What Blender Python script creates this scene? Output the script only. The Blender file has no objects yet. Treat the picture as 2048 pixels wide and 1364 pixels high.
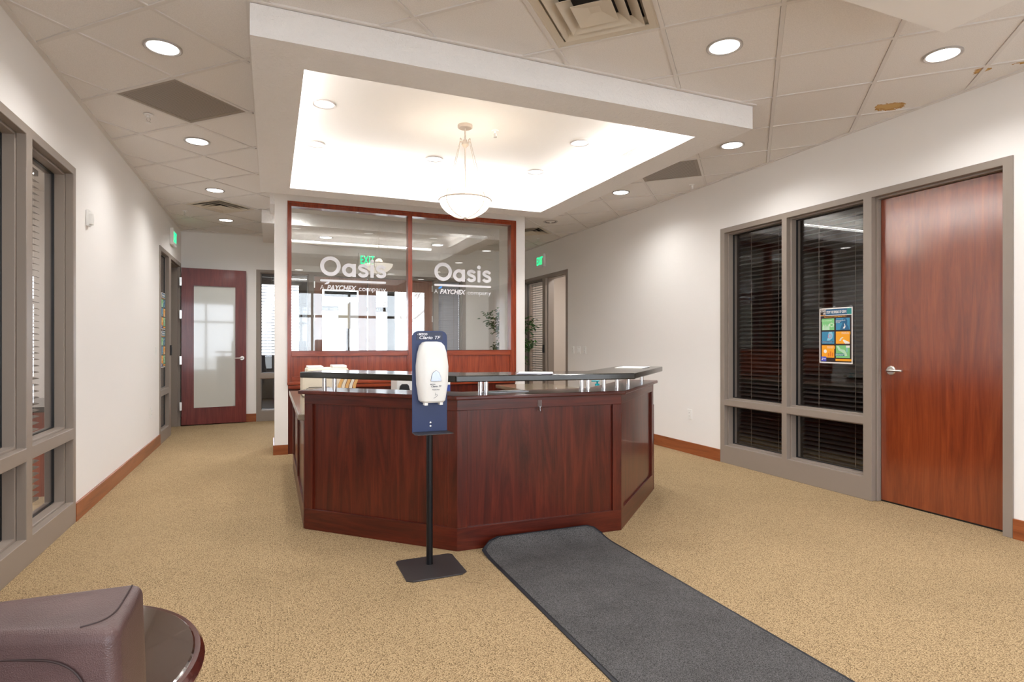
import bpy, bmesh, math, random
from math import sin, cos, pi, radians, sqrt, atan2, hypot
from mathutils import Vector, Matrix
random.seed(7)
D = bpy.data; S = bpy.context.scene; C = S.collection

# ------------------------------------------------------------------ camera, world, light, exposure
cam = D.cameras.new('camera'); cam_o = D.objects.new('camera', cam); C.objects.link(cam_o)
cam_o.location = (0, 0, 1.262); cam_o.rotation_euler = (radians(90), 0, -radians(22.6545))
cam.sensor_width = 36; cam.lens = 1154.55 / 2048 * 36; cam.shift_y = 5 / 2048
cam.clip_start = 0.03; S.camera = cam_o
S.view_settings.view_transform = 'Standard'; S.view_settings.look = 'None'
S.view_settings.gamma = 1; S.view_settings.use_curve_mapping = False
S.view_settings.exposure = 0.98
S.cycles.max_bounces = 10; S.cycles.diffuse_bounces = 5; S.cycles.glossy_bounces = 5
S.cycles.transparent_max_bounces = 24; S.cycles.sample_clamp_indirect = 6
W = D.worlds.new('overcast_sky'); S.world = W; W.use_nodes = True
SKY = 4.2
bgn = W.node_tree.nodes['Background']; bgn.inputs[0].default_value = (0.84, 0.91, 1.0, 1); bgn.inputs[1].default_value = SKY
DOWN_W, TRAY_W, COVE_W, PEND_W = 35.0, 26.0, 9.0, 0.8

XL, XR, YB, YF, ZC, ZS = -1.285, 4.44, 10.22, -3.0, 3.005, 2.833

# ------------------------------------------------------------------ helpers
def lin(c):
    c = c / 255.0
    return c / 12.92 if c <= 0.04045 else ((c + 0.055) / 1.055) ** 2.4
def rgb(r, g, b): return (lin(r), lin(g), lin(b), 1)

def mat(name, color, rough=0.5, metal=0.0, coat=0.0, emit=None, estr=0.0, spec=0.5):
    m = D.materials.new(name); m.use_nodes = True
    b = m.node_tree.nodes['Principled BSDF']
    b.inputs['Base Color'].default_value = color; b.inputs['Roughness'].default_value = rough
    b.inputs['Metallic'].default_value = metal; b.inputs['Coat Weight'].default_value = coat
    b.inputs['Coat Roughness'].default_value = 0.08; b.inputs['Specular IOR Level'].default_value = spec
    if emit:
        b.inputs['Emission Color'].default_value = emit; b.inputs['Emission Strength'].default_value = estr
    return m
def N(m, t, **kw):
    n = m.node_tree.nodes.new(t)
    for k, v in kw.items(): setattr(n, k, v)
    return n
def L(m, a, b): m.node_tree.links.new(a, b)
def coords(m, scale, kind='Object'):
    tc = N(m, 'ShaderNodeTexCoord'); mp = N(m, 'ShaderNodeMapping'); mp.inputs['Scale'].default_value = scale
    L(m, tc.outputs[kind], mp.inputs[0]); return mp.outputs[0]
def noise(m, vec, scale, detail=3, rough=0.5, dist=0.0):
    n = N(m, 'ShaderNodeTexNoise'); n.inputs['Scale'].default_value = scale; n.inputs['Detail'].default_value = detail
    n.inputs['Roughness'].default_value = rough; n.inputs['Distortion'].default_value = dist
    L(m, vec, n.inputs['Vector']); return n.outputs['Fac']
def ramp(m, fac, stops):
    r = N(m, 'ShaderNodeValToRGB'); e = r.color_ramp.elements
    while len(e) < len(stops): e.new(0.5)
    for k, (p, c) in zip(e, stops): k.position = p; k.color = c
    L(m, fac, r.inputs[0]); return r.outputs[0]
def bump(m, h, strength, dist=0.01):
    b = N(m, 'ShaderNodeBump'); b.inputs['Strength'].default_value = strength; b.inputs['Distance'].default_value = dist
    L(m, h, b.inputs['Height']); L(m, b.outputs[0], m.node_tree.nodes['Principled BSDF'].inputs['Normal'])
def BS(m): return m.node_tree.nodes['Principled BSDF']

def wood(name, dark, mid, light, axis='Z', rough=0.3, coat=0.2, fine=1.0):
    m = mat(name, mid, rough, coat=coat, spec=0.35)
    s = {'Z': (9, 9, 0.75), 'X': (0.75, 9, 9), 'Y': (9, 0.75, 9)}[axis]
    v = coords(m, s)
    a = noise(m, v, 1.1, 7, 0.66, 2.2)
    s2 = {'Z': (150, 150, 3.5), 'X': (3.5, 150, 150), 'Y': (150, 3.5, 150)}[axis]
    f = noise(m, coords(m, s2), 1.0, 2)
    c1 = ramp(m, a, [(0.30, dark), (0.5, mid), (0.72, light)])
    mx = N(m, 'ShaderNodeMix', data_type='RGBA', blend_type='MULTIPLY'); mx.inputs[0].default_value = 0.4 * fine
    c2 = ramp(m, f, [(0.32, (0.45, 0.4, 0.38, 1)), (0.6, (1, 1, 1, 1))])
    L(m, c1, mx.inputs[6]); L(m, c2, mx.inputs[7]); L(m, mx.outputs[2], BS(m).inputs['Base Color'])
    bump(m, f, 0.04, 0.002)
    return m

def glass(name, tint=(1, 1, 1, 1), f0=0.045):
    m = D.materials.new(name); m.use_nodes = True; nt = m.node_tree; nt.nodes.clear()
    o = N(m, 'ShaderNodeOutputMaterial'); mx = N(m, 'ShaderNodeMixShader')
    t = N(m, 'ShaderNodeBsdfTransparent'); t.inputs[0].default_value = tint
    g = N(m, 'ShaderNodeBsdfGlossy'); g.inputs['Roughness'].default_value = 0.0
    lw = N(m, 'ShaderNodeLayerWeight'); lw.inputs[0].default_value = 0.5
    p = N(m, 'ShaderNodeMath', operation='POWER'); p.inputs[1].default_value = 5
    ma = N(m, 'ShaderNodeMath', operation='MULTIPLY_ADD'); ma.inputs[1].default_value = 1 - f0; ma.inputs[2].default_value = f0
    L(m, lw.outputs['Facing'], p.inputs[0]); L(m, p.outputs[0], ma.inputs[0]); L(m, ma.outputs[0], mx.inputs[0])
    L(m, t.outputs[0], mx.inputs[1]); L(m, g.outputs[0], mx.inputs[2]); L(m, mx.outputs[0], o.inputs[0])
    return m

M = {}
def wallmat(name, c, sc, st):
    m = mat(name, c, 0.6, spec=0.3); bump(m, noise(m, coords(m, (1, 1, 1)), sc, 4, 0.6), st, 0.004); return m
M['wall'] = wallmat('wall_paint', rgb(238, 235, 232), 90, 0.10)
M['soffit'] = wallmat('soffit_texture', rgb(238, 236, 235), 34, 0.55)
[setattr(n.inputs['Distance'], 'default_value', 0.02) for n in M['soffit'].node_tree.nodes if n.type == 'BUMP']
M['tray'] = wallmat('tray_paint', rgb(242, 240, 238), 38, 0.25)
M['office'] = wallmat('office_paint', rgb(214, 203, 192), 90, 0.08)
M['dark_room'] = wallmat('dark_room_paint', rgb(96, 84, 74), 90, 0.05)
M['frame'] = mat('taupe_metal', rgb(140, 128, 118), 0.42)
M['frame_white'] = mat('white_metal', rgb(225, 225, 225), 0.4)
M['grid'] = mat('grid_metal', rgb(222, 217, 213), 0.5)
M['base_wood'] = wood('baseboard_wood', rgb(120, 62, 30), rgb(146, 80, 42), rgb(160, 92, 52), 'X', 0.35, 0.2, 0.5)
M['base_wood_y'] = M['base_wood']
ch = (rgb(56, 18, 10), rgb(82, 28, 16), rgb(102, 39, 22))
M['cherry'] = wood('cherry_vertical', *ch, axis='Z')
M['cherry_h'] = wood('cherry_horizontal', *ch, axis='X')
ch_lit = (rgb(110, 42, 20), rgb(144, 60, 31), rgb(166, 80, 45))  # same cherry lightened, with the light around the desk put into its colour
M['cherry2'] = wood('lit_cherry_vertical', *ch_lit, axis='Z')
M['cherry_lit_h'] = wood('lit_cherry_horizontal', *ch_lit, axis='X')
M['door'] = wood('door_veneer', rgb(106, 40, 15), rgb(128, 54, 22), rgb(144, 68, 31), 'Z', 0.3, 0.7, 0.6)
BS(M['door']).inputs['Coat Roughness'].default_value = 0.17; BS(M['door']).inputs['Coat Weight'].default_value = 1; BS(M['door']).inputs['Coat IOR'].default_value = 1.75
M['door_dark'] = wood('door_veneer_plum', rgb(92, 34, 32), rgb(112, 44, 40), rgb(126, 54, 48), 'Z', 0.32, 0.3, 0.6)
M['door_brown'] = wood('door_veneer_brown', rgb(128, 86, 68), rgb(150, 104, 84), rgb(164, 118, 96), 'Z', 0.35, 0.3, 0.6)
M['glass'] = glass('clear_glass')
M['glass_big'] = glass('partition_glass', (0.97, 0.98, 0.97, 1), 0.075)
M['glass_frost'] = mat('white_backed_glass', rgb(205, 206, 200), 0.03, coat=1.0)
M['slab'] = mat('black_granite', rgb(36, 32, 27), 0.14)
M['laminate'] = mat('taupe_laminate', rgb(118, 104, 88), 0.16)
M['chrome'] = mat('chrome', (0.85, 0.85, 0.87, 1), 0.1, 1.0)
M['nickel'] = mat('satin_nickel', (0.72, 0.70, 0.68, 1), 0.28, 1.0)
M['pendant_metal'] = mat('pendant_beige_metal', rgb(178, 164, 150), 0.5)
M['white_plastic'] = mat('white_plastic', rgb(235, 234, 231), 0.35)
M['cream'] = mat('cream_plastic', rgb(226, 216, 196), 0.4)
M['tan'] = mat('tan_card', rgb(214, 168, 104), 0.6)
M['black'] = mat('black_plastic', rgb(26, 26, 28), 0.4)
M['black_metal'] = mat('black_metal', rgb(18, 18, 22), 0.35, 0.3)
M['dark_plate'] = mat('charcoal_plate', rgb(58, 54, 54), 0.4, 0.2)
M['paper'] = mat('paper', rgb(240, 240, 242), 0.7)
M['lilac'] = mat('lilac_paper', rgb(206, 196, 222), 0.7)
M['buff'] = mat('buff_paper', rgb(226, 220, 206), 0.8)
M['navy'] = mat('navy_metal', rgb(27, 42, 82), 0.4, 0.2)
M['navy_dark'] = mat('navy_sticker', rgb(22, 30, 62), 0.4)
M['white_letter'] = mat('white_vinyl', rgb(232, 232, 238), 0.6)
M['blue_letter'] = mat('blue_vinyl', rgb(70, 150, 240), 0.6)
M['dark_letter'] = mat('dark_print', rgb(40, 50, 80), 0.6)
M['lens'] = mat('lamp_lens', (1, 1, 1, 1), 0.4, emit=(1, 0.98, 0.95, 1), estr=5.0)
M['lens_dim'] = mat('lamp_lens_tray', (1, 1, 1, 1), 0.4, emit=(1, 0.98, 0.95, 1), estr=1.6)
M['lens_off'] = mat('lamp_lens_unlit', rgb(150, 146, 140), 0.2, 0.6)
M['trim_ring'] = mat('downlight_trim', rgb(176, 170, 166), 0.35)
M['tube'] = mat('cove_tube', (1, 1, 1, 1), 0.4, emit=(1, 0.98, 0.95, 1), estr=4.0)
M['bowl'] = mat('alabaster_glass', rgb(250, 236, 214), 0.35, emit=(1.0, 0.93, 0.82, 1), estr=2.2)
M['green_exit'] = mat('green_exit_letters', rgb(0, 200, 110), 0.4, emit=(0.0, 0.75, 0.25, 1), estr=1.1)
M['grille'] = mat('return_grille_metal', rgb(150, 138, 126), 0.5)
M['grille_dark'] = mat('diffuser_throat', rgb(48, 44, 40), 0.7)
M['diffuser'] = mat('diffuser_cream', rgb(212, 202, 186), 0.45)
M['blind_brown'] = mat('blind_slat_taupe', rgb(120, 106, 92), 0.5)
M['blind_dark'] = mat('blind_slat_dark', rgb(40, 36, 33), 0.45)
M['blind_white'] = mat('blind_slat_white', rgb(206, 200, 194), 0.5)
M['blind_grey'] = mat('blind_slat_grey', rgb(140, 142, 158), 0.5)
M['cord'] = mat('blind_cord', rgb(120, 108, 98), 0.7)
M['glass_top'] = mat('glass_table_top', rgb(52, 34, 26), 0.03, coat=1.0)
M['mahogany'] = wood('mahogany_gloss', rgb(48, 16, 12), rgb(70, 26, 20), rgb(88, 34, 26), 'X', 0.15, 0.7)
M['clear_plastic'] = glass('clear_plastic', (0.92, 0.93, 0.95, 1), 0.10)
M['teal'] = mat('teal_plastic', rgb(20, 160, 176), 0.35)
M['orange'] = mat('orange_plastic', rgb(240, 150, 30), 0.4)
M['blue_label'] = mat('blue_label', rgb(66, 88, 170), 0.5)
M['bark'] = mat('bark', rgb(96, 82, 68), 0.9)
M['leaf'] = mat('ficus_leaf', rgb(44, 84, 38), 0.4)
M['leaf2'] = mat('ficus_leaf_light', rgb(74, 116, 54), 0.4)
M['pot'] = mat('pot_dark', rgb(60, 52, 46), 0.5)
M['bronze'] = mat('dark_bronze_metal', rgb(44, 40, 40), 0.4)
M['vest'] = wallmat('vestibule_paint', rgb(150, 132, 118), 90, 0.05)
M['dark_carpet'] = mat('dark_walkoff_carpet', rgb(38, 34, 32), 0.95, spec=0.1)
M['concrete'] = mat('pale_concrete', rgb(210, 208, 203), 0.9)
M['tar'] = mat('asphalt', rgb(96, 96, 98), 0.9)
M['car'] = mat('car_paint', rgb(40, 44, 54), 0.25, 0.3, coat=0.6)

# carpet: loop pile in fine rows
m = M['carpet'] = mat('loop_carpet', rgb(200, 164, 112), 0.95, spec=0.1)
v = coords(m, (190, 178, 1))
vo = N(m, 'ShaderNodeTexVoronoi', voronoi_dimensions='2D'); vo.inputs['Scale'].default_value = 1; vo.inputs['Randomness'].default_value = 0.42
L(m, v, vo.inputs['Vector'])
sp = N(m, 'ShaderNodeSeparateColor'); L(m, vo.outputs['Color'], sp.inputs[0])
c1 = ramp(m, sp.outputs[0], [(0.0, rgb(138, 117, 88)), (0.25, rgb(174, 149, 115)), (1.0, rgb(196, 171, 134))])
ed = ramp(m, vo.outputs['Distance'], [(0.32, (1, 1, 1, 1)), (0.62, rgb(128, 116, 96))])
mx = N(m, 'ShaderNodeMix', data_type='RGBA', blend_type='MULTIPLY'); mx.inputs[0].default_value = 0.9
L(m, c1, mx.inputs[6]); L(m, ed, mx.inputs[7])
big = ramp(m, noise(m, coords(m, (1, 1, 1)), 1.3, 4, 0.6), [(0.3, (0.86, 0.86, 0.85, 1)), (0.7, (1, 1, 1, 1))])
mx2 = N(m, 'ShaderNodeMix', data_type='RGBA', blend_type='MULTIPLY'); mx2.inputs[0].default_value = 0.8
L(m, mx.outputs[2], mx2.inputs[6]); L(m, big, mx2.inputs[7]); L(m, mx2.outputs[2], BS(m).inputs['Base Color'])
inv = N(m, 'ShaderNodeMath', operation='SUBTRACT'); inv.inputs[0].default_value = 1; L(m, vo.outputs['Distance'], inv.inputs[1])
bump(m, inv.outputs[0], 0.35, 0.004)
# mat pile
m = M['mat_pile'] = mat('charcoal_mat_pile', rgb(62, 62, 66), 0.95, spec=0.15)
n1 = noise(m, coords(m, (1, 1, 1)), 260, 2, 0.7); n2 = noise(m, coords(m, (1, 1, 1)), 5, 4, 0.6)
mxm = N(m, 'ShaderNodeMix', data_type='RGBA', blend_type='MULTIPLY'); mxm.inputs[0].default_value = 0.8
L(m, ramp(m, n1, [(0.3, rgb(30, 29, 30)), (0.7, rgb(112, 110, 110))]), mxm.inputs[6])
L(m, ramp(m, n2, [(0.3, (0.7, 0.7, 0.7, 1)), (0.7, (1, 1, 1, 1))]), mxm.inputs[7]); L(m, mxm.outputs[2], BS(m).inputs['Base Color'])
bump(m, n1, 0.5, 0.004)
M['rubber'] = mat('black_rubber', rgb(24, 26, 34), 0.5)
# ceiling tile with its fine fissures; a second one with brown water marks
def tilemat(name, stain=None):
    m = mat(name, rgb(232, 228, 225), 0.85, spec=0.2)
    n = noise(m, coords(m, (1, 1, 1)), 160, 3, 0.7); bump(m, n, 0.15, 0.003)
    base = ramp(m, n, [(0.35, rgb(226, 222, 219)), (0.6, rgb(236, 232, 229))])
    if stain:
        last = base
        for (sx, sy, sr) in stain:
            tc = N(m, 'ShaderNodeTexCoord'); vm = N(m, 'ShaderNodeVectorMath', operation='DISTANCE'); vm.inputs[1].default_value = (sx, sy, ZC)
            L(m, tc.outputs['Object'], vm.inputs[0])
            wob = noise(m, tc.outputs['Object'], 14, 3, 0.6)
            ad = N(m, 'ShaderNodeMath', operation='MULTIPLY_ADD'); ad.inputs[1].default_value = sr * 2.2; L(m, wob, ad.inputs[0]); L(m, vm.outputs['Value'], ad.inputs[2])
            dv = N(m, 'ShaderNodeMath', operation='DIVIDE'); dv.inputs[1].default_value = sr * 2.2; L(m, ad.outputs[0], dv.inputs[0])
            st = ramp(m, dv.outputs[0], [(0.80, rgb(204, 168, 112)), (0.90, rgb(176, 130, 70)), (0.93, (1, 1, 1, 1))])
            st.node.color_ramp.elements[2].position = 0.94
            mk = ramp(m, dv.outputs[0], [(0.91, (1, 1, 1, 1)), (0.94, (0, 0, 0, 1))])
            mm = N(m, 'ShaderNodeMix', data_type='RGBA'); L(m, mk, mm.inputs[0]); L(m, last, mm.inputs[6]); L(m, st, mm.inputs[7]); last = mm.outputs[2]
        L(m, last, BS(m).inputs['Base Color'])
    else:
        L(m, base, BS(m).inputs['Base Color'])
    return m
M['tile'] = tilemat('ceiling_tile')
M['tile_stain'] = tilemat('ceiling_tile_stained', [(4.215, 2.86, 0.095), (4.195, 2.254, 0.045), (4.30, 2.08, 0.05)])
# leather
m = M['leather'] = mat('brown_leather', rgb(74, 48, 46), 0.37, spec=0.5)
lv = N(m, 'ShaderNodeTexVoronoi'); lv.inputs['Scale'].default_value = 620; L(m, coords(m, (1, 1, 1)), lv.inputs['Vector'])
bump(m, lv.outputs['Distance'], 0.22, 0.002)
L(m, ramp(m, noise(m, coords(m, (1, 1, 1)), 9, 4), [(0.3, rgb(68, 48, 47)), (0.7, rgb(86, 63, 61))]), BS(m).inputs['Base Color'])

# ---- mesh builders
class MB:
    def __init__(s): s.bm = bmesh.new()
    def box(s, a, b, bev=0.0):
        x0, y0, z0 = a; x1, y1, z1 = b
        r = bmesh.ops.create_cube(s.bm, size=1, matrix=Matrix.Translation(((x0+x1)/2, (y0+y1)/2, (z0+z1)/2)) @ Matrix.Diagonal((abs(x1-x0), abs(y1-y0), abs(z1-z0), 1)))
        if bev:
            es = list({e for v in r['verts'] for e in v.link_edges})
            bmesh.ops.bevel(s.bm, geom=es, offset=bev, segments=2, profile=0.5, affect='EDGES', clamp_overlap=True)
        return s
    def prism(s, pts, z0, z1, bev=0.0, fn=None):
        vs0 = [s.bm.verts.new((p[0], p[1], z0)) for p in pts]; vs1 = [s.bm.verts.new((p[0], p[1], z1)) for p in pts]
        n = len(pts); s.bm.faces.new(vs0[::-1]); s.bm.faces.new(vs1)
        for i in range(n): s.bm.faces.new((vs0[i], vs0[(i+1) % n], vs1[(i+1) % n], vs1[i]))
        if bev:
            es = [e for e in {e for v in vs0 + vs1 for e in v.link_edges}]
            bmesh.ops.bevel(s.bm, geom=es, offset=bev, segments=2, profile=0.5, affect='EDGES', clamp_overlap=True)
        if fn:
            for v in s.bm.verts: v.co = fn(v.co)
        return s
    def cyl(s, p, q, r, n=16, r2=None):
        p = Vector(p); q = Vector(q); d = q - p
        mt = Matrix.Translation((p + q) / 2) @ d.to_track_quat('Z', 'Y').to_matrix().to_4x4()
        bmesh.ops.create_cone(s.bm, cap_ends=True, segments=n, radius1=r, radius2=r if r2 is None else r2, depth=d.length, matrix=mt)
        return s
    def lathe(s, prof, c=(0, 0, 0), n=32, close=False):
        rings = []
        for (r, z) in prof:
            if r < 1e-6: rings.append([s.bm.verts.new((c[0], c[1], c[2]+z))])
            else: rings.append([s.bm.verts.new((c[0]+r*cos(2*pi*i/n), c[1]+r*sin(2*pi*i/n), c[2]+z)) for i in range(n)])
        prs = list(zip(rings, rings[1:])) + ([(rings[-1], rings[0])] if close else [])
        for a, b in prs:
            for i in range(n):
                j = (i+1) % n
                if len(a) == 1 and len(b) == 1: continue
                if len(a) == 1: s.bm.faces.new((a[0], b[j], b[i]))
                elif len(b) == 1: s.bm.faces.new((a[i], a[j], b[0]))
                else: s.bm.faces.new((a[i], a[j], b[j], b[i]))
        return s
    def tube(s, pts, r, n=8):
        pts = [Vector(p) for p in pts]; rings = []; up = Vector((0, 0, 1))
        for i, p in enumerate(pts):
            d = (pts[min(i+1, len(pts)-1)] - pts[max(i-1, 0)]).normalized()
            a = d.cross(up if abs(d.z) < 0.95 else Vector((1, 0, 0))).normalized(); b = d.cross(a)
            rr = r[i] if isinstance(r, (list, tuple)) else r
            rings.append([s.bm.verts.new(p + rr*(a*cos(2*pi*k/n) + b*sin(2*pi*k/n))) for k in range(n)])
        for A, B in zip(rings, rings[1:]):
            for k in range(n): s.bm.faces.new((A[k], A[(k+1) % n], B[(k+1) % n], B[k]))
        s.bm.faces.new(rings[0][::-1]); s.bm.faces.new(rings[-1]); return s
    def slab(s, us, vs, holes, w0, w1, fn=lambda u, v, w: (u, w, v)):
        """one connected plate in u,v with rectangular holes (u0,u1,v0,v1), from depth w0 to w1"""
        U = sorted(set(list(us) + [h for o in holes for h in o[:2] if us[0] < h < us[1]]))
        V = sorted(set(list(vs) + [h for o in holes for h in o[2:] if vs[0] < h < vs[1]]))
        full = {}
        for i in range(len(U)-1):
            for j in range(len(V)-1):
                cu, cv = (U[i]+U[i+1])/2, (V[j]+V[j+1])/2
                full[i, j] = not any(o[0] < cu < o[1] and o[2] < cv < o[3] for o in holes)
        vc = {}
        def P(i, j, k):
            if (i, j, k) not in vc: vc[i, j, k] = s.bm.verts.new(fn(U[i], V[j], (w0, w1)[k]))
            return vc[i, j, k]
        for (i, j), f in full.items():
            if not f: continue
            s.bm.faces.new((P(i, j, 0), P(i+1, j, 0), P(i+1, j+1, 0), P(i, j+1, 0)))
            s.bm.faces.new((P(i, j, 1), P(i, j+1, 1), P(i+1, j+1, 1), P(i+1, j, 1)))
            for (di, dj, e) in ((-1, 0, ((0, 0), (0, 1))), (1, 0, ((1, 1), (1, 0))), (0, -1, ((1, 0), (0, 0))), (0, 1, ((0, 1), (1, 1)))):
                if not full.get((i+di, j+dj), False):
                    (a, b), (c, d) = e
                    s.bm.faces.new((P(i+a, j+b, 0), P(i+a, j+b, 1), P(i+c, j+d, 1), P(i+c, j+d, 0)))
        return s
    def xf(s, mt): bmesh.ops.transform(s.bm, matrix=mt, verts=s.bm.verts); return s
    def mesh(s, name, m, smooth=False):
        bmesh.ops.recalc_face_normals(s.bm, faces=s.bm.faces)
        me = D.meshes.new(name); s.bm.to_mesh(me); s.bm.free()
        if m: me.materials.append(m)
        if smooth:
            me.shade_smooth()
            try: me.set_sharp_from_angle(angle=radians(35))
            except Exception: pass
        return me
    def build(s, name, m, parent=None, loc=None, rz=0, smooth=False, rot=None):
        return link(name, s.mesh(name, m, smooth), parent, loc, rz, rot)

def link(name, me, parent=None, loc=None, rz=0, rot=None):
    o = D.objects.new(name, me); C.objects.link(o)
    if parent: o.parent = parent
    if loc: o.location = loc
    o.rotation_euler = rot if rot else (0, 0, rz)
    return o
def thing(name, label, cat, loc=(0, 0, 0), rz=0, group=None):
    o = D.objects.new(name, None); C.objects.link(o); o.location = loc; o.rotation_euler = (0, 0, rz); o.empty_display_size = 0.1
    o['label'] = label; o['category'] = cat
    if group: o['group'] = group
    return o
def tag(o, label, cat, group=None):
    o['label'] = label; o['category'] = cat
    if group: o['group'] = group
    return o
def structure(name, loc=(0, 0, 0), rz=0):
    o = D.objects.new(name, None); C.objects.link(o); o.location = loc; o.rotation_euler = (0, 0, rz); o['kind'] = 'structure'; return o
def st(o): o['kind'] = 'structure'; return o
def text_mesh(body, size, ext=0.0008, shear=0.0, bold=0.0, width=None, spacing=1.0, align='LEFT'):
    cu = D.curves.new('lettering', 'FONT'); cu.body = body; cu.size = size; cu.extrude = ext; cu.shear = shear; cu.offset = bold
    cu.space_character = spacing; cu.resolution_u = 3; cu.align_x = align
    o = D.objects.new('lettering', cu); C.objects.link(o)
    dg = bpy.context.evaluated_depsgraph_get(); me = D.meshes.new_from_object(o.evaluated_get(dg))
    D.objects.remove(o); D.curves.remove(cu)
    if width:
        xs = [v.co.x for v in me.vertices]; k = width / max(1e-6, max(xs) - min(xs)); x0 = min(xs)
        if align == 'CENTER': x0 = (min(xs) + max(xs)) / 2
        for v in me.vertices: v.co.x = (v.co.x - x0) * k
    return me
def text(name, body, size, m, parent, loc, rot=(pi/2, 0, 0), **kw):
    me = text_mesh(body, size, **kw); me.materials.clear(); me.materials.append(m)
    return link(name, me, parent, loc, rot=rot)
def area(name, loc, rot, sx, sy, power, color=(1, 0.97, 0.93), spread=pi, portal=False):
    l = D.lights.new(name, 'AREA'); l.shape = 'RECTANGLE'; l.size = sx; l.size_y = sy; l.energy = power; l.color = color; l.spread = spread
    if portal: l.cycles.is_portal = True
    o = D.objects.new(name, l); C.objects.link(o); o.location = loc; o.rotation_euler = rot; return o
def spot(name, loc, power, size=150, blend=0.85, r=0.07, color=(1, 0.985, 0.965), rot=(0, 0, 0)):
    l = D.lights.new(name, 'SPOT'); l.energy = power; l.spot_size = radians(size); l.spot_blend = blend; l.shadow_soft_size = r; l.color = color
    o = D.objects.new(name, l); C.objects.link(o); o.location = loc; o.rotation_euler = rot; return o

# daylight enters by real openings; portals only guide the sampling of the sky there
area('portal_entrance', (1.5, YF - 0.25, 1.3), (-pi/2, 0, pi), 5.4, 2.6, 1, portal=True)
area('portal_rear', (1.5, 14.75, 1.45), (-pi/2, 0, 0), 5.6, 2.8, 1, portal=True)

# ------------------------------------------------------------------ room shell
fb = MB().box((-7.2, -3.2, -0.12), (8.6, YB + 0.15, 0.0)); st(fb.build('floor', M['carpet']))
gr = MB().box((-40, -45, -0.26), (45, 60, -0.14)); st(gr.build('outside_ground', M['concrete']))
T = 0.15
def wall(name, length, holes, loc, rz, m=None, h=ZC + 0.35, t=T):
    return st(MB().slab((0, length), (0, h), holes, 0, t).build(name, m or M['wall'], None, loc, rz))
# left wall: local u = y - YF ; right wall: local u = YB - y
wall('wall_left', YB - YF, [(2.9 - YF, 4.956 - YF, -1, 2.5), (8.323 - YF, 10.12 - YF, -1, 2.488)], (XL, YF, 0), pi/2)
wall('wall_right', YB - YF, [(YB - 4.836, YB - 2.198, -1, 2.483), (YB - 10.16, YB - 8.283, -1, 2.469)], (XR, YB, 0), -pi/2)
wall('wall_back', XR - XL + 2*T, [(-0.221 - XL + T, 3.334 - XL + T, -1, 2.46)], (XL - T, YB, 0), 0)
wall('wall_front', XR - XL + 2*T, [(T + 0.3, XR - XL + T - 0.3, 0.25, 2.75)], (XR + T, YF, 0), pi)
# offices behind the side windows
def room(name, x0, x1, y0, y1, m, z1=2.95, open_side=None, holes=()):
    b = MB()
    if open_side != 'x1': b.box((x1, y0 - 0.1, 0), (x1 + 0.1, y1 + 0.1, z1))
    if open_side != 'x0':
        b.slab((y0 - 0.1, y1 + 0.1), (0, z1), list(holes), x0 - 0.1, x0, fn=lambda u, v, w: (w, u, v))
    b.box((x0 - 0.1, y0 - 0.1, 0), (x1 + (0.1 if open_side != 'x1' else 0), y0, z1)); b.box((x0 - 0.1, y1, 0), (x1 + (0.1 if open_side != 'x1' else 0), y1 + 0.1, z1))
    b.box((x0 - 0.1, y0 - 0.1, z1), (x1 + 0.1, y1 + 0.1, z1 + 0.1))
    return st(b.build(name, m))
room('wall_office_left', -5.2, XL - T, 0.6, 7.9, M['office'], open_side='x1', holes=[(3.5, 7.2, 0.8, 2.4)])
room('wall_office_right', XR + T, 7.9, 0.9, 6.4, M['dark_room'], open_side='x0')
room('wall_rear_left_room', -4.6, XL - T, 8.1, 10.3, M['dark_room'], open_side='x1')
room('wall_rear_right_room', XR + T, 6.0, 7.2, 10.6, M['office'], open_side='x0')
vf = MB().box((-1.8, YB + 0.151, -0.12), (4.9, 14.6, -0.001)); st(vf.build('floor_vestibule', M['dark_carpet']))
VZ = 3.0
b = MB().box((-1.7, YB + 0.2, 0), (-1.6, 14.5, VZ)).box((4.7, YB + 0.2, 0), (4.8, 14.5, VZ)).box((-1.7, YB + 0.152, VZ), (4.8, 14.6, VZ + 0.1)); st(b.build('wall_vestibule', M['vest']))
w8 = structure('window_7', (-1.6, 14.4, 0), 0)
vh = [(0.08, 1.1, 1.0, 2.62), (1.16, 2.2, 1.0, 2.62), (2.38, 3.28, 0.06, 2.05), (3.36, 4.26, 0.06, 2.05), (2.38, 4.26, 2.16, 2.62), (4.45, 5.3, 0.45, 2.62), (5.36, 6.24, 0.45, 2.62)]
MB().slab((0, 6.3), (0, VZ), vh, 0, 0.12).build('frame', M['bronze'], w8)
for o in vh: MB().box((o[0], 0.05, o[2]), (o[1], 0.056, o[3])).build('pane', M['glass'], w8)
for k_ in range(2): MB().box((2.45 + 0.98*k_, -0.05, 1.0), (3.2 + 0.98*k_, -0.01, 1.08), 0.01).build('push_bar', M['nickel'], w8)
l_ = D.lights.new('office_lamp', 'AREA'); l_.energy = 20; l_.size = 0.6; o = D.objects.new('office_lamp', l_); C.objects.link(o); o.location = (5.3, 8.6, 2.9)
l_ = D.lights.new('office_lamp', 'AREA'); l_.energy = 40; l_.size = 0.6; o = D.objects.new('office_lamp', l_); C.objects.link(o); o.location = (-3.0, 5.0, 2.9)
area('portal_office', (-5.4, 5.35, 1.6), (0, -pi/2, 0), 1.6, 3.7, 1, portal=True)

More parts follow.
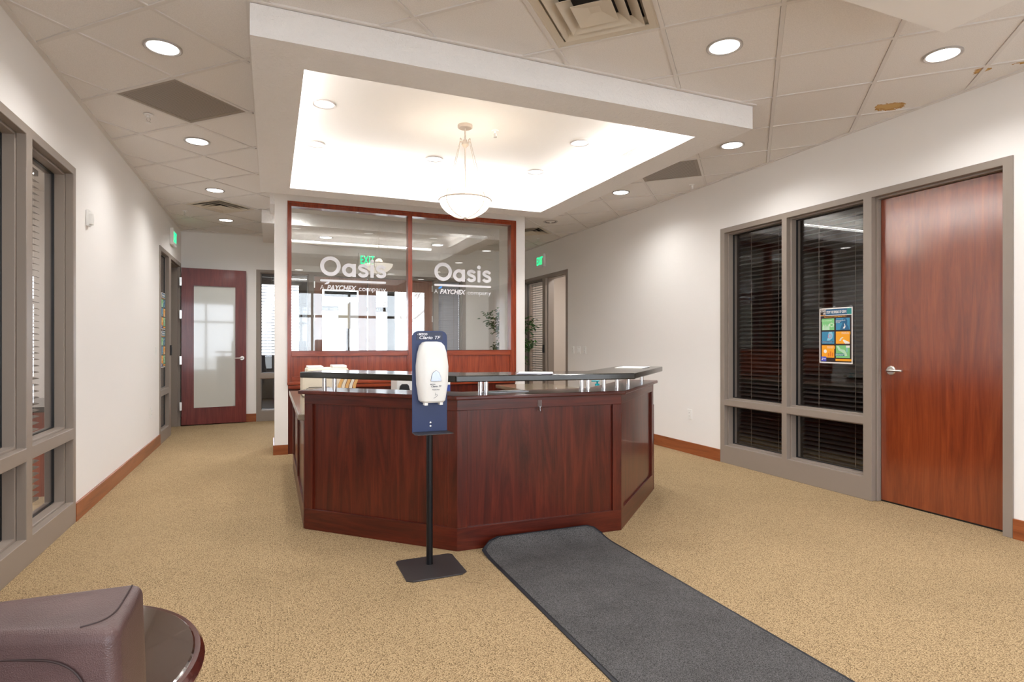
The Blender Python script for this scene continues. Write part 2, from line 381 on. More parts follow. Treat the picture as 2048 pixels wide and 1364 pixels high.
# ceiling: lay-in tiles on a grid turned 45 degrees, each tile a piece of its own
ceiling = structure('ceiling')
PITCH, U0, V0, R2 = 0.6096, 0.27, 0.37, sqrt(2)
SX0, SX1, SY0, SY1 = -0.10, 3.257, 3.225, 6.52           # dropped tray
FX0, FX1, FY0, FY1 = -0.10, 3.14, -1.45, 1.853           # dropped box over the entrance
def clip(poly, a, b, c):                                  # keep a*x+b*y<=c
    out = []
    for i, p in enumerate(poly):
        q = poly[(i+1) % len(poly)]; dp = a*p[0]+b*p[1]-c; dq = a*q[0]+b*q[1]-c
        if dp <= 0: out.append(p)
        if (dp < 0 < dq) or (dq < 0 < dp):
            t = dp / (dp - dq); out.append((p[0]+t*(q[0]-p[0]), p[1]+t*(q[1]-p[1])))
    return out
def clip_room(poly, e=0.0):
    for a, b, c in ((-1, 0, -(XL+e)), (1, 0, XR-e), (0, -1, -(YF+e)), (0, 1, YB-e)):
        if poly: poly = clip(poly, a, b, c)
    return poly
def uv2xy(u, v): return ((u + v) * PITCH / R2, (v - u) * PITCH / R2)
def xy2ij(x, y): return (math.floor((x - y) / R2 / PITCH - U0), math.floor((x + y) / R2 / PITCH - V0))
def tile_center(i, j): return uv2xy(i + U0 + 0.5, j + V0 + 0.5)
def inside(p, e=0.04): return (SX0+e < p[0] < SX1-e and SY0+e < p[1] < SY1-e) or (FX0+e < p[0] < FX1-e and FY0+e < p[1] < FY1-e)
def outside(q):
    x0, x1, y0, y1 = SX0 + 0.1, SX1 - 0.1, SY0 + 0.1, SY1 - 0.1
    if not (max(p[0] for p in q) > x0 and min(p[0] for p in q) < x1 and max(p[1] for p in q) > y0 and min(p[1] for p in q) < y1): return [q]
    mid = clip(clip(q, -1, 0, -x0), 1, 0, x1)
    ps = [clip(q, 1, 0, x0), clip(q, -1, 0, -x1)] + ([clip(mid, 0, 1, y0), clip(mid, 0, -1, -y1)] if len(mid) > 2 else [])
    def ar(p): return 0.5 * abs(sum(p[k][0]*p[(k+1) % len(p)][1] - p[(k+1) % len(p)][0]*p[k][1] for k in range(len(p))))
    return [p for p in ps if len(p) > 2 and ar(p) > 1e-4]
special = {}
for key, pts in (('grille', [(-0.58, 4.76), (3.72, 4.81)]), ('diffuser', [(1.6, 2.65), (-0.59, 8.24), (3.70, 8.32)])):
    for p in pts: special[xy2ij(*p)] = key
stain_tiles = {xy2ij(4.215, 2.86), xy2ij(4.195, 2.254), xy2ij(4.30, 2.08)}
g = 0.0135
for i in range(-26, 12):
    for j in range(-8, 26):
        q = [uv2xy(i + U0 + a, j + V0 + b) for a, b in ((0, 0), (1, 0), (1, 1), (0, 1))]
        cx, cy = tile_center(i, j); q = [(x + (cx - x) * g * 2 / PITCH, y + (cy - y) * g * 2 / PITCH) for x, y in q]
        q = clip_room(q, 0.012)
        if len(q) < 3 or cy < 0.2 or (i, j) in special: continue
        ar = 0.5 * abs(sum(q[k][0]*q[(k+1) % len(q)][1] - q[(k+1) % len(q)][0]*q[k][1] for k in range(len(q))))
        if ar < 0.003 or all(inside(p) for p in q): continue
        z0 = ZC + 0.006 + random.uniform(0, 0.0025); tb_ = MB(); k_ = 0
        for pc in outside(q): tb_.prism(pc[::-1], z0, z0 + 0.015); k_ += 1
        if not k_: tb_.bm.free(); continue
        tb_.build('ceiling_tile', M['tile_stain'] if (i, j) in stain_tiles else M['tile'], ceiling)
def clip_seg(p, q):
    t0, t1 = 0, 1; d = (q[0]-p[0], q[1]-p[1])
    for a, b, c in ((-1, 0, -XL), (1, 0, XR), (0, -1, -YF), (0, 1, YB)):
        den = a*d[0]+b*d[1]; num = c - a*p[0] - b*p[1]
        if abs(den) < 1e-9:
            if num < 0: return None
        elif den > 0: t1 = min(t1, num/den)
        else: t0 = max(t0, num/den)
    if t1 - t0 < 1e-4: return None
    return [(p[0]+t*d[0], p[1]+t*d[1]) for t in (t0, t1)]
def cut_seg(p, q):
    d = (q[0]-p[0], q[1]-p[1]); t0, t1 = 0, 1
    for a, b, c in ((-1, 0, -(SX0+0.1)), (1, 0, SX1-0.1), (0, -1, -(SY0+0.1)), (0, 1, SY1-0.1)):
        den = a*d[0]+b*d[1]; num = c - a*p[0] - b*p[1]
        if den > 0: t1 = min(t1, num/den)
        else: t0 = max(t0, num/den)
    at = lambda t: (p[0]+t*d[0], p[1]+t*d[1])
    return [(p, q)] if t1 <= t0 else [(p, at(t0)), (at(t1), q)]
for k in range(-26, 27):
    for a in (0, 1):
        s_ = clip_seg(uv2xy(k + U0, -40), uv2xy(k + U0, 40)) if a == 0 else clip_seg(uv2xy(-40, k + V0), uv2xy(40, k + V0))
        if not s_ or max(s_[0][1], s_[1][1]) < 0.4: continue
        for (x0, y0), (x1, y1) in cut_seg(*s_):
            dx, dy = x1-x0, y1-y0; l = hypot(dx, dy)
            if l < 0.1: continue
            bar = MB().box((0, -0.012, 0), (l, 0.012, 0.03)).build('grid_bar', M['grid'], ceiling, (x0, y0, ZC + (0.0 if a else 0.0006)), atan2(dy, dx))
# deck above the tiles keeps the sky out; stops short of the trays' upper parts
MB().slab((XL - 0.1, XR + 0.1), (YF - 0.1, YB + 0.1), [(SX0 + 0.06, SX1 - 0.06, SY0 + 0.06, SY1 - 0.06)], ZC + 0.09, ZC + 0.2, fn=lambda u, v, w: (u, v, w)).build('deck', M['grille_dark'], ceiling)

# wall angle at the ceiling, baseboards
def strip(name, x0, y0, x1, y1, z0, z1, t, m, side=1):
    """a straight strip along the segment, t thick towards its left (side=1) or right"""
    l = hypot(x1-x0, y1-y0)
    return st(MB().box((0, 0, z0), (l, t*side, z1), 0.002 if t < 0.02 else 0).build(name, m, None, (x0, y0, 0), atan2(y1-y0, x1-x0)))
strip('trim_1', XL, YF, XL, YB, ZC - 0.004, ZC + 0.02, 0.03, M['grid'], -1)
strip('trim_2', XR, YF, XR, YB, ZC - 0.004, ZC + 0.02, 0.024, M['grid'], 1)
strip('trim_3', XL, YB, XR, YB, ZC - 0.004, ZC + 0.02, 0.024, M['grid'], -1)
bh, bt = 0.130, 0.016
strip('baseboard_left', XL, 4.957, XL, 8.322, 0, bh, bt, M['base_wood'], -1)
strip('baseboard_left_near', XL, YF, XL, 2.899, 0, bh, bt, M['base_wood'], -1)
strip('baseboard_right', XR, 4.837, XR, 8.282, 0, bh, bt, M['base_wood'], 1)
strip('baseboard_right_near', XR, YF, XR, 2.197, 0, bh, bt, M['base_wood'], 1)
strip('baseboard_back', XL, YB, -0.222, YB, 0, bh, bt, M['base_wood'], -1)
strip('baseboard_back_right', 3.335, YB, XR, YB, 0, bh, bt, M['base_wood'], -1)

# dropped tray over the desk
HX0, HX1, HY0, HY1 = 0.175, 2.977, 3.515, 6.248
ZT = 3.196
flat = lambda u, v, w: (u, v, w)
tray = structure('tray_ceiling')
MB().slab((SX0, SX1), (SY0, SY1), [(HX0, HX1, HY0, HY1)], ZS, ZC - 0.006, fn=flat).build('soffit', M['soffit'], tray)
sb = 0.16
MB().slab((HX0 - sb - 0.03, HX1 + sb + 0.03), (HY0 - sb - 0.03, HY1 + sb + 0.03), [(HX0 - sb, HX1 + sb, HY0 - sb, HY1 + sb)], ZC - 0.006, ZT + 0.004, fn=flat).build('upper_rim', M['tray'], tray)
MB().box((HX0 - sb - 0.03, HY0 - sb - 0.03, ZT), (HX1 + sb + 0.03, HY1 + sb + 0.03, ZT + 0.1)).build('tray_panel', M['tray'], tray)
MB().slab((SX0 - 0.02, SX1 + 0.02), (SY0 - 0.02, SY1 + 0.02), [(SX0 + 0.001, SX1 - 0.001, SY0 + 0.001, SY1 - 0.001)], ZC - 0.004, ZC + 0.02, fn=flat).build('edge_angle', M['grid'], tray)
# dropped box over the entrance behind the camera and the narrow one by the rear doors
st(MB().box((FX0, FY0, ZS), (FX1, FY1, ZC - 0.002)).build('soffit_ceiling_front', M['wall']))
st(MB().box((-0.113, 8.17, ZS), (3.2, 9.75, ZC - 0.002)).build('soffit_ceiling_rear', M['soffit']))

# glazed partition: drywall portal, cherry frame, glass
PY = 7.06
st(MB().slab((0.037, 3.132), (0, ZC - 0.002), [(0.178, 2.991, -1, 2.881)], PY, PY + 0.574).build('wall_partition', M['wall']))
for nm, x0, x1 in (('baseboard_partition_left', 0.03, 0.178), ('baseboard_partition_right', 2.991, 3.139)):
    st(MB().slab((x0 - 0.008, x1 + (0.008 if x0 > 1 else 0)), (PY - 0.014, PY + 0.588), [(x0 + 0.006, x1 - 0.006, PY, PY + 0.574)], 0, 0.11, fn=flat).build(nm, M['base_wood']))

st(MB().box((-0.012, PY, 2.84), (0.0365, PY + 0.574, ZC - 0.003)).build('trim_5', M['soffit']))
# ------------------------------------------------------------------ hollow metal window and door frames
def soft(o, w=0.0035):
    md = o.modifiers.new('soft_edge', 'BEVEL'); md.width = w; md.segments = 2; md.limit_method = 'ANGLE'; md.angle_limit = radians(40); return o
def glazed(root, u0, u1, ztop, opens, depth=0.15, fm=None, gm=None, gd=0.10):
    """frame plate with openings; kind 'g' gets stops and a pane, 'd' is a door opening"""
    fm = fm or M['frame']
    fd = min(0.036, gd - 0.012)
    soft(MB().slab((u0, u1), (0, ztop), [o[:4] for o in opens], -0.012, fd).build('frame', fm, root))
    soft(MB().slab((u0, u1), (0, ztop), [(o[0]+0.014, o[1]-0.014, o[2]+(0.014 if o[2] > 0.01 else 0), o[3]-0.014) for o in opens], fd + 0.0001, depth).build('jamb', fm, root))
    for o in opens:
        if len(o) > 4 and o[4] == 'd': continue
        e = 0.013
        MB().box((o[0]+e, gd, o[2]+e), (o[1]-e, gd + 0.006, o[3]-e)).build('pane', gm or M['glass'], root)
        MB().slab((o[0]+e, o[1]-e), (o[2]+e, o[3]-e), [(o[0]+e+0.007, o[1]-e-0.007, o[2]+e+0.007, o[3]-e-0.007)], gd - 0.006, gd + 0.012).build('gasket', M['black'], root)

def blind(label, loc, rz, u0, u1, z0, z1, w, m, pitch=0.043, tilt=20, sw=0.05, group='venetian blinds behind the office glazing', cords=2):
    t = thing('window_blind', label, 'blind', loc, rz, group)
    MB().box((u0, w - 0.02, z1 - 0.04), (u1, w + 0.02, z1), 0.003).build('headrail', m, t)
    MB().box((u0, w - 0.022, z0), (u1, w + 0.022, z0 + 0.018), 0.003).build('bottom_rail', m, t)
    b = MB(); a = radians(tilt); n = 4; prev = None
    pts = [(-sw/2 + sw*k/n, 0.004 * (1 - (2*k/n - 1)**2)) for k in range(n + 1)]
    pts = [(y*cos(a) - z*sin(a), y*sin(a) + z*cos(a)) for y, z in pts]
    prof = [(y, z + 0.0012) for y, z in pts] + [(y, z - 0.0012) for y, z in pts[::-1]]
    A = [b.bm.verts.new((u0, y, z)) for y, z in prof]; B = [b.bm.verts.new((u1, y, z)) for y, z in prof]
    b.bm.faces.new(A); b.bm.faces.new(B[::-1])
    for k in range(len(prof)): b.bm.faces.new((A[k], B[k], B[(k+1) % len(prof)], A[(k+1) % len(prof)]))
    me = b.mesh('slat', m, True)
    z = z0 + 0.018 + pitch * 0.8
    while z < z1 - 0.05:
        link('slat', me, t, (0, w, z)); z += pitch
    for k in range(cords):
        u = u0 + (u1 - u0) * (k + 0.5) / cords
        MB().box((u - 0.0015, w - 0.028, z0), (u + 0.0015, w - 0.025, z1 - 0.03)).build('cord', M['cord'], t)
    return t

# left window (near): u = y
w1 = structure('window_1', (XL, 0, 0), pi/2)
glazed(w1, 2.9, 4.956, 2.5, [(2.96, 4.062, 0.154, 0.594), (2.96, 4.062, 0.67, 2.445), (4.15, 4.90, 0.154, 0.594), (4.15, 4.90, 0.67, 2.445)])
blind('taupe venetian blind in the wide pane of the left office window', (XL, 0, 0), pi/2, 2.98, 4.05, 0.2, 2.44, 0.20, M['blind_brown'], tilt=8)
blind('taupe venetian blind in the narrow pane next to the white left wall', (XL, 0, 0), pi/2, 4.17, 4.88, 0.2, 2.44, 0.20, M['blind_brown'], tilt=8)
# left rear sidelight and doorway
w3 = structure('window_3', (XL, 0, 0), pi/2)
glazed(w3, 8.323, 10.12, 2.488, [(8.375, 8.99, 0.154, 0.594), (8.375, 8.99, 0.67, 2.43), (9.17, 10.065, -0.5, 2.43, 'd')], gd=0.04)
# right window and door: u = -y
w2 = structure('window_2', (XR, 0, 0), -pi/2)
glazed(w2, -4.836, -2.198, 2.483, [(-4.775, -4.032, 0.185, 0.609), (-4.775, -4.032, 0.672, 2.43), (-3.975, -3.223, 0.185, 0.609), (-3.975, -3.223, 0.672, 2.43), (-3.150, -2.256, -0.5, 2.43, 'd')])
blind('dark venetian blind in the right office pane without a poster', (XR, 0, 0), -pi/2, -4.75, -4.05, 0.2, 2.42, 0.19, M['blind_dark'], tilt=24)
blind('dark venetian blind behind the pane that carries the germ poster', (XR, 0, 0), -pi/2, -3.95, -3.24, 0.2, 2.42, 0.19, M['blind_dark'], tilt=24)
d1 = structure('door_1', (XR, 0, 0), -pi/2)
MB().box((-3.132, 0.075, 0.012), (-2.274, 0.12, 2.412), 0.002).build('leaf', M['door'], d1)
MB().box((-3.136, 0.08, 0.0), (-2.27, 0.115, 0.010)).build('door_sweep', M['black'], d1)
def lever(root, u, z, w, sgn, m=None):
    m = m or M['nickel']
    MB().lathe([(0, 0), (0.036, 0), (0.036, 0.006), (0.030, 0.012), (0, 0.012)], n=28).xf(Matrix.Translation((u, w, z)) @ Matrix.Rotation(pi/2, 4, 'X')).build('rose', m, root, smooth=True)
    MB().tube([(u, w - 0.008, z), (u, w - 0.045, z), (u + sgn*0.006, w - 0.056, z), (u + sgn*0.03, w - 0.06, z), (u + sgn*0.12, w - 0.056, z)], [0.011, 0.011, 0.012, 0.011, 0.009], 10).build('lever', m, root, smooth=True)
lever(d1, -3.05, 1.05, 0.075, 1)
MB().box((-3.138, 0.072, 0.90), (-3.133, 0.10, 1.06)).build('strike_plate', M['nickel'], d1)
# right rear sidelight and doorway
w6 = structure('window_4', (XR, 0, 0), -pi/2)
glazed(w6, -10.16, -8.283, 2.469, [(-10.10, -9.215, 0.185, 0.609), (-10.10, -9.215, 0.672, 2.41), (-9.094, -8.345, -0.5, 2.41, 'd')])
blind('pale venetian blind in the sidelight behind the ficus', (XR, 0, 0), -pi/2, -10.08, -9.23, 0.7, 2.40, 0.19, M['blind_white'], tilt=30)
st(MB().box((5.97, 7.3, 0.92), (6.0, 10.5, 0.98), 0.004).build('trim_4', M['wall']))
# rear windows and entrance doors
w5 = structure('window_5', (0, YB, 0), 0)
glazed(w5, -0.221, 3.334, 2.46, [(-0.158, 0.577, 0.168, 0.695), (-0.158, 0.577, 0.768, 2.412), (0.664, 2.716, -0.5, 2.40, 'd'), (2.815, 3.262, 0.168, 0.695), (2.815, 3.262, 0.768, 2.412)])
blind('slatted blind in the bright rear window by the white pillar', (0, YB, 0), 0, -0.145, 0.45, 1.05, 2.40, 0.16, M['blind_dark'], pitch=0.050, tilt=14)
blind('closed grey blind in the rear window beside the double doors', (0, YB, 0), 0, 2.83, 3.25, 0.2, 2.40, 0.16, M['blind_grey'], pitch=0.043, tilt=72)
for k, (a, b, ga, gb) in enumerate(((0.672, 1.545, 0.80, 1.40), (1.562, 2.708, 1.70, 2.56))):
    d = structure('door_%d' % (2 + k), (0, YB, 0), 0)
    MB().slab((a, b), (0.012, 2.392), [(ga, gb, 0.30, 2.18)], 0.03, 0.075).build('leaf', M['door_brown'], d)
    MB().box((ga, 0.05, 0.30), (gb, 0.056, 2.18)).build('pane', M['glass'], d)
    for z in (0.25, 0.95, 1.65, 2.2):
        u = a if k == 0 else b
        MB().box((u - 0.012, 0.018, z), (u + 0.012, 0.032, z + 0.11), 0.002).build('hinge', M['nickel'], d)
    lever(d, 1.49 if k == 0 else 1.63, 1.02, 0.03, -1 if k == 0 else 1)
MB().box((0.83, 0.0, 2.06), (1.37, 0.045, 2.155), 0.006).build('closer', M['black'], D.objects['door_2'])

# open door leaf at the rear left with full glass lite
d5 = structure('door_4', (-1.268, 10.065, 0), atan2(0.11, 0.90))
MB().slab((0.006, 0.905), (0.015, 2.42), [(0.165, 0.755, 0.265, 2.16)], -0.022, 0.022).build('leaf', M['door_dark'], d5)
MB().box((0.165, -0.008, 0.265), (0.755, 0.008, 2.16)).build('pane', M['glass_frost'], d5)
MB().slab((0.155, 0.765), (0.255, 2.17), [(0.172, 0.748, 0.272, 2.153)], -0.026, -0.0221).build('glazing_bead', M['door_dark'], d5)
lever(d5, 0.845, 1.03, -0.022, -1)
for z in (0.24, 0.94, 1.64, 2.14):
    MB().box((-0.02, -0.040, z), (0.012, -0.024, z + 0.13), 0.002).build('hinge', M['nickel'], d5)
    for q in (0.025, 0.065, 0.105):
        pass
# storefront behind the camera
w7 = structure('window_6', (XR + T, YF, 0), pi)
fw = XR - XL + 2*T
glz = []
for k in range(5):
    a = T + 0.36 + k * (fw - 2*T - 0.66) / 5; b = a + (fw - 2*T - 0.66) / 5 - 0.06
    glz += [(a, b, 0.32, 2.0), (a, b, 2.07, 2.68)]
b_ = MB().slab((T + 0.3, fw - T - 0.3), (0.25, 2.75), glz, -0.01, 0.12).build('frame', M['frame'], w7)
for o in glz: MB().box((o[0], 0.05, o[2]), (o[1], 0.056, o[3])).build('pane', M['glass'], w7)

# ------------------------------------------------------------------ glazed cherry partition
gp = thing('glass_partition', 'tall cherry framed glass partition with white lettering between white pillars', 'partition', (0, PY, 0))
f = -0.012
MB().slab((0.178, 2.991), (0.742, 2.881), [(0.215, 1.558, 1.178, 2.831), (1.608, 2.928, 1.178, 2.831), (0.215, 1.558, 0.834, 1.177), (1.608, 2.928, 0.834, 1.177)], f, 0.11).build('frame', M['cherry2'], gp)
MB().slab((0.172, 2.997), (0.80, 2.887), [(0.192, 2.977, 0.79, 2.867)], f - 0.012, f - 0.0002).build('casing', M['cherry2'], gp)
for k, (a, b) in enumerate(((0.215, 1.558), (1.608, 2.928))):
    MB().box((a, 0.03, 1.178), (b, 0.038, 2.831)).build('pane', M['glass_big'], gp)
    MB().box((a, -0.004, 1.112), (b, 0.05, 1.178), 0.003).build('upper_rail', M['cherry_lit_h'], gp)
    MB().box((a, -0.004, 0.834), (b, 0.05, 0.884), 0.003).build('lower_rail', M['cherry_lit_h'], gp)
    sx = 1.074 if k == 0 else 2.07
    for (p, q) in ((a, a + 0.025), (sx, sx + 0.077), (b - 0.012, b)):
        MB().box((p, -0.003, 0.884), (q, 0.05, 1.112)).build('stile', M['cherry2'], gp)
    for (p, q) in ((a + 0.025, sx), (sx + 0.077, b - 0.012)):
        MB().box((p, 0.012, 0.884), (q, 0.05, 1.112)).build('panel', M['cherry2'], gp)
MB().box((0.170, -0.030, 0.785), (2.999, 0.11, 0.822), 0.008).build('sill', M['cherry_lit_h'], gp)
MB().box((0.178, -0.020, 0.742), (2.991, 0.11, 0.784), 0.006).build('sill_apron', M['cherry_lit_h'], gp)
MB().box((0.178, 0.0, 0.0), (2.991, 0.11, 0.741)).build('base_panel', M['cherry'], gp)

# lettering strokes
def ribbon(pts, w, t=0.0016, closed=False, cap=True):
    b = MB(); P = [Vector((p[0], p[1])) for p in pts]; n = len(P); Lp = []; Rp = []
    for i in range(n):
        if closed: d = P[(i+1) % n] - P[i-1]
        else: d = P[min(i+1, n-1)] - P[max(i-1, 0)]
        d.normalize(); nn = Vector((-d.y, d.x)); Lp.append(P[i] + nn*w/2); Rp.append(P[i] - nn*w/2)
    if closed:
        vs = [[b.bm.verts.new((p.x, z, p.y)) for p in A] for A in (Lp, Rp) for z in (0, -t)]
        for i in range(n):
            j = (i+1) % n; l0, l1, r0, r1 = vs
            for q in ((l0, l1), (l1, r1), (r1, r0), (r0, l0)): b.bm.faces.new((q[0][i], q[0][j], q[1][j], q[1][i]))
    else:
        poly = list(Lp)
        if cap:
            d = (P[-1]-P[-2]).normalized(); nn = Vector((-d.y, d.x))
            poly += [P[-1] + w/2*(nn*cos(a) + d*sin(a)) for a in [pi*k/8 for k in range(1, 8)]]
        poly += Rp[::-1]
        if cap:
            d = (P[0]-P[1]).normalized(); nn = Vector((-d.y, d.x))
            poly += [P[0] + w/2*(nn*cos(a) + d*sin(a)) for a in [pi*k/8 for k in range(1, 8)]]
        A = [b.bm.verts.new((p.x, 0, p.y)) for p in poly]; B = [b.bm.verts.new((p.x, -t, p.y)) for p in poly]
        b.bm.faces.new(A); b.bm.faces.new(B[::-1])
        for i in range(len(poly)): b.bm.faces.new((A[i], A[(i+1) % len(poly)], B[(i+1) % len(poly)], B[i]))
    return b
def arc(cx, cy, r, a0, a1, n=40, ry=None): return [(cx + r*cos(a0+(a1-a0)*k/n), cy + (ry or r)*sin(a0+(a1-a0)*k/n)) for k in range(n+1)]
def spline(P, n=6):
    out = []; Q = [P[0]] + P + [P[-1]]
    for i in range(1, len(Q)-2):
        p0, p1, p2, p3 = Q[i-1:i+3]
        for k in range(n):
            t = k/n; out.append(tuple(0.5*((2*p1[c]) + (-p0[c]+p2[c])*t + (2*p0[c]-5*p1[c]+4*p2[c]-p3[c])*t*t + (-p0[c]+3*p1[c]-3*p2[c]+p3[c])*t**3) for c in (0, 1)))
    return out + [P[-1]]
def join(bs):
    b = MB()
    for x in bs:
        me = D.meshes.new('tmp'); x.bm.to_mesh(me); b.bm.from_mesh(me); x.bm.free(); D.meshes.remove(me)
    return b
S_PTS = [(0.475, 0.50), (0.42, 0.565), (0.29, 0.607), (0.16, 0.575), (0.105, 0.50), (0.15, 0.42), (0.28, 0.365), (0.41, 0.31), (0.47, 0.215), (0.43, 0.12), (0.29, 0.075), (0.16, 0.10), (0.075, 0.19)]
def logo(x0, z0, width):
    k = width / 3.30
    def sc(b, dx=0): return b.xf(Matrix.Translation((x0 + dx*k, 0.0295, z0)) @ Matrix.Diagonal((k, 1, k, 1)))
    wl = M['white_letter']; h = 0.69
    sc(ribbon(arc(0.5, 0.5, 0.405, 0, 2*pi, 64)[:-1], 0.19, closed=True)).build('lettering', wl, gp)
    r = (h - 0.18) / 2
    sc(join([ribbon(arc(1.41 - 0.0, h/2 - 0.005, r, 0, 2*pi, 48)[:-1], 0.18, closed=True), ribbon([(1.665, 0.0), (1.665, h - 0.02)], 0.18, cap=False, t=0.0022)])).build('lettering', wl, gp)
    for dx in (1.845, 2.755):
        sc(ribbon(spline(S_PTS), 0.165, cap=False), dx).build('lettering', wl, gp)
    sc(join([ribbon([(2.575, 0.0), (2.575, 0.66)], 0.18, cap=False), ribbon(arc(2.575, 0.84, 0.055, 0, 2*pi, 24)[:-1], 0.11, closed=True)])).build('lettering', wl, gp)
    sc(ribbon([(0.055, -0.235), (3.245, -0.235)], 0.115)).build('underline', wl, gp)
    zz = z0 - 0.70 * k
    text('lettering', 'A', 0.34*k, wl, gp, (x0, 0.0295, zz), width=0.20*k, bold=-0.001)
    text('lettering', 'PAYCHEX', 0.345*k, wl, gp, (x0 + 0.33*k, 0.0295, zz), shear=0.25, bold=0.0022, width=1.46*k)
    text('lettering', 'company', 0.34*k, wl, gp, (x0 + 1.90*k, 0.0295, zz), width=1.40*k)
    wing = [(0.20, 0.27), (0.30, 0.37), (0.46, 0.42), (0.44, 0.34), (0.36, 0.28)]
    b = MB(); A = [b.bm.verts.new((p[0], 0, p[1])) for p in wing]; B = [b.bm.verts.new((p[0], -0.0016, p[1])) for p in wing]
    b.bm.faces.new(A); b.bm.faces.new(B[::-1])
    for i in range(5): b.bm.faces.new((A[i], A[(i+1) % 5], B[(i+1) % 5], B[i]))
    b.xf(Matrix.Translation((x0, 0.0295, zz)) @ Matrix.Diagonal((k, 1, k, 1))).build('logo_wing', M['blue_letter'] if x0 > 1 else wl, gp)
logo(0.529, 2.056, 0.765)
logo(1.897, 2.056, 0.764)

# ------------------------------------------------------------------ reception desk
desk = thing('reception_desk', 'dark cherry reception desk with faceted front and raised black counter on chrome posts', 'desk')
PA, PB, PC, PD = (0.21, 4.173), (1.041, 3.36), (2.186, 3.318), (3.039, 4.12)
def facet(P, Q, z1, zt, zb, sw, th=0.05, fields=1, ends=(True, True)):
    l = hypot(Q[0]-P[0], Q[1]-P[1]); a = atan2(Q[1]-P[1], Q[0]-P[0]); loc = (P[0], P[1], 0)
    MB().box((0, 0.016, 0.0), (l, th, z1)).build('panel', M['cherry'], desk, loc, a)
    MB().box((0, 0, 0.0), (l, 0.0159, zb), 0.002).build('bottom_rail', M['cherry_h'], desk, loc, a)
    MB().box((0, 0, zt), (l, 0.0159, z1), 0.002).build('top_rail', M['cherry_h'], desk, loc, a)
    for k in range(fields + 1):
        u = k * (l - sw) / fields
        MB().box((u, 0, zb), (u + sw, 0.0159, zt), 0.002).build('stile', M['cherry'], desk, loc, a)
facet(PA, PB, 0.92, 0.853, 0.14, 0.066)
facet(PB, PC, 0.92, 0.853, 0.14, 0.066)
facet(PC, PD, 0.92, 0.853, 0.14, 0.066)
facet((0.205, 6.30), (0.205, 4.18), 0.735, 0.665, 0.14, 0.06, fields=2)
facet((3.06, 4.14), (3.06, 6.33), 0.735, 0.665, 0.14, 0.06, fields=2)
MB().box((0.21, 6.26, 0), (0.80, 6.30, 0.735)).build('end_panel', M['cherry'], desk)
MB().box((2.46, 6.29, 0), (3.055, 6.33, 0.735)).build('end_panel', M['cherry'], desk)
MB().box((2.46, 4.75, 0), (2.50, 6.29, 0.735)).build('end_panel', M['cherry'], desk)
MB().box((0.76, 4.75, 0), (0.80, 6.26, 0.735)).build('end_panel', M['cherry'], desk)
def offs(pts, o):
    """offset the open polyline outwards (towards the viewer side) by o"""
    seg = []
    for p, q in zip(pts, pts[1:]):
        d = Vector((q[0]-p[0], q[1]-p[1])).normalized(); n = Vector((d.y, -d.x)); seg.append((Vector(p) + n*o, Vector(q) + n*o, d))
    out = [seg[0][0]]
    for (a, b, d), (a2, b2, d2) in zip(seg, seg[1:]):
        cr = d.x*d2.y - d.y*d2.x; w = a2 - a; t = (w.x*d2.y - w.y*d2.x) / cr; out.append(a + d*t)
    return [tuple(p) for p in out + [seg[-1][1]]]
path = [PA, PB, PC, PD]
ext = [(PA[0] - 0.022, PA[1] + 0.022), PB, PC, (PD[0] + 0.022, PD[1] + 0.021)]
MB().prism(offs(ext, 0.032) + offs(ext, -0.26)[::-1], 0.92, 0.945, 0.006).build('ledge', M['cherry_h'], desk)
outer = [(0.178, 4.169), (1.016, 3.300), (2.180, 3.150), (3.010, 3.956)]
MB().prism(outer + offs(outer, -0.36)[::-1], 1.030, 1.070, 0.006).build('counter', M['slab'], desk)
MB().prism([(0.17, 6.33), (0.17, 4.20), (0.26, 4.18), (1.06, 3.42), (2.165, 3.375), (2.99, 4.15), (3.09, 4.2), (3.09, 6.35), (2.44, 6.35), (2.44, 4.65), (1.95, 4.15), (1.3, 4.15), (0.83, 4.60), (0.83, 6.33)][::-1], 0.737, 0.777, 0.006).build('worktop', M['laminate'], desk)
for (x, y) in ((0.335, 4.115), (0.395, 4.055), (1.215, 3.43), (1.253, 3.43), (1.925, 3.40), (1.975, 3.40), (2.10, 3.40), (2.225, 3.43), (2.500, 3.70), (2.84, 4.01)):
    MB().cyl((x, y, 0.945), (x, y, 1.031), 0.0145, 20).build('post', M['chrome'], desk, smooth=True)
hk = thing('adhesive_hook', 'clear adhesive hook stuck near the top of the desk front', 'hook', (1.585, 3.338, 0.862))
MB().box((-0.016, -0.004, -0.03), (0.016, 0.0, 0.04), 0.0019).build('backplate', M['clear_plastic'], hk)
MB().tube([(0, -0.004, 0.0), (0, -0.008, -0.03), (0, -0.016, -0.04), (0, -0.024, -0.03)], 0.0035).build('hook', M['clear_plastic'], hk, smooth=True)

# things on the desk
pr = thing('desktop_printer', 'cream desk printer with fanned tan paper trays behind the left end of the counter', 'printer', (0.43, 5.75, 0.777))
side = [(-0.02, 0), (0.30, 0), (0.36, 0.09), (0.34, 0.15), (0.28, 0.22), (0.02, 0.22), (-0.04, 0.17), (-0.05, 0.06)]
MB().prism([(-0.17, -0.2), (0.20, -0.2), (0.20, 0.2), (-0.17, 0.2)], 0, 0.20, 0.02).build('body', M['cream'], pr)
MB().prism([(-0.13, -0.17), (0.24, -0.17), (0.24, 0.17), (-0.13, 0.17)], 0.20, 0.255, 0.015).build('top_cover', M['cream'], pr)
MB().box((-0.12, -0.12, 0.255), (0.02, 0.12, 0.275), 0.006).build('paper_support', M['white_plastic'], pr)
MB().box((0.10, -0.12, 0.255), (0.23, 0.12, 0.28), 0.006).build('paper_support', M['white_plastic'], pr)
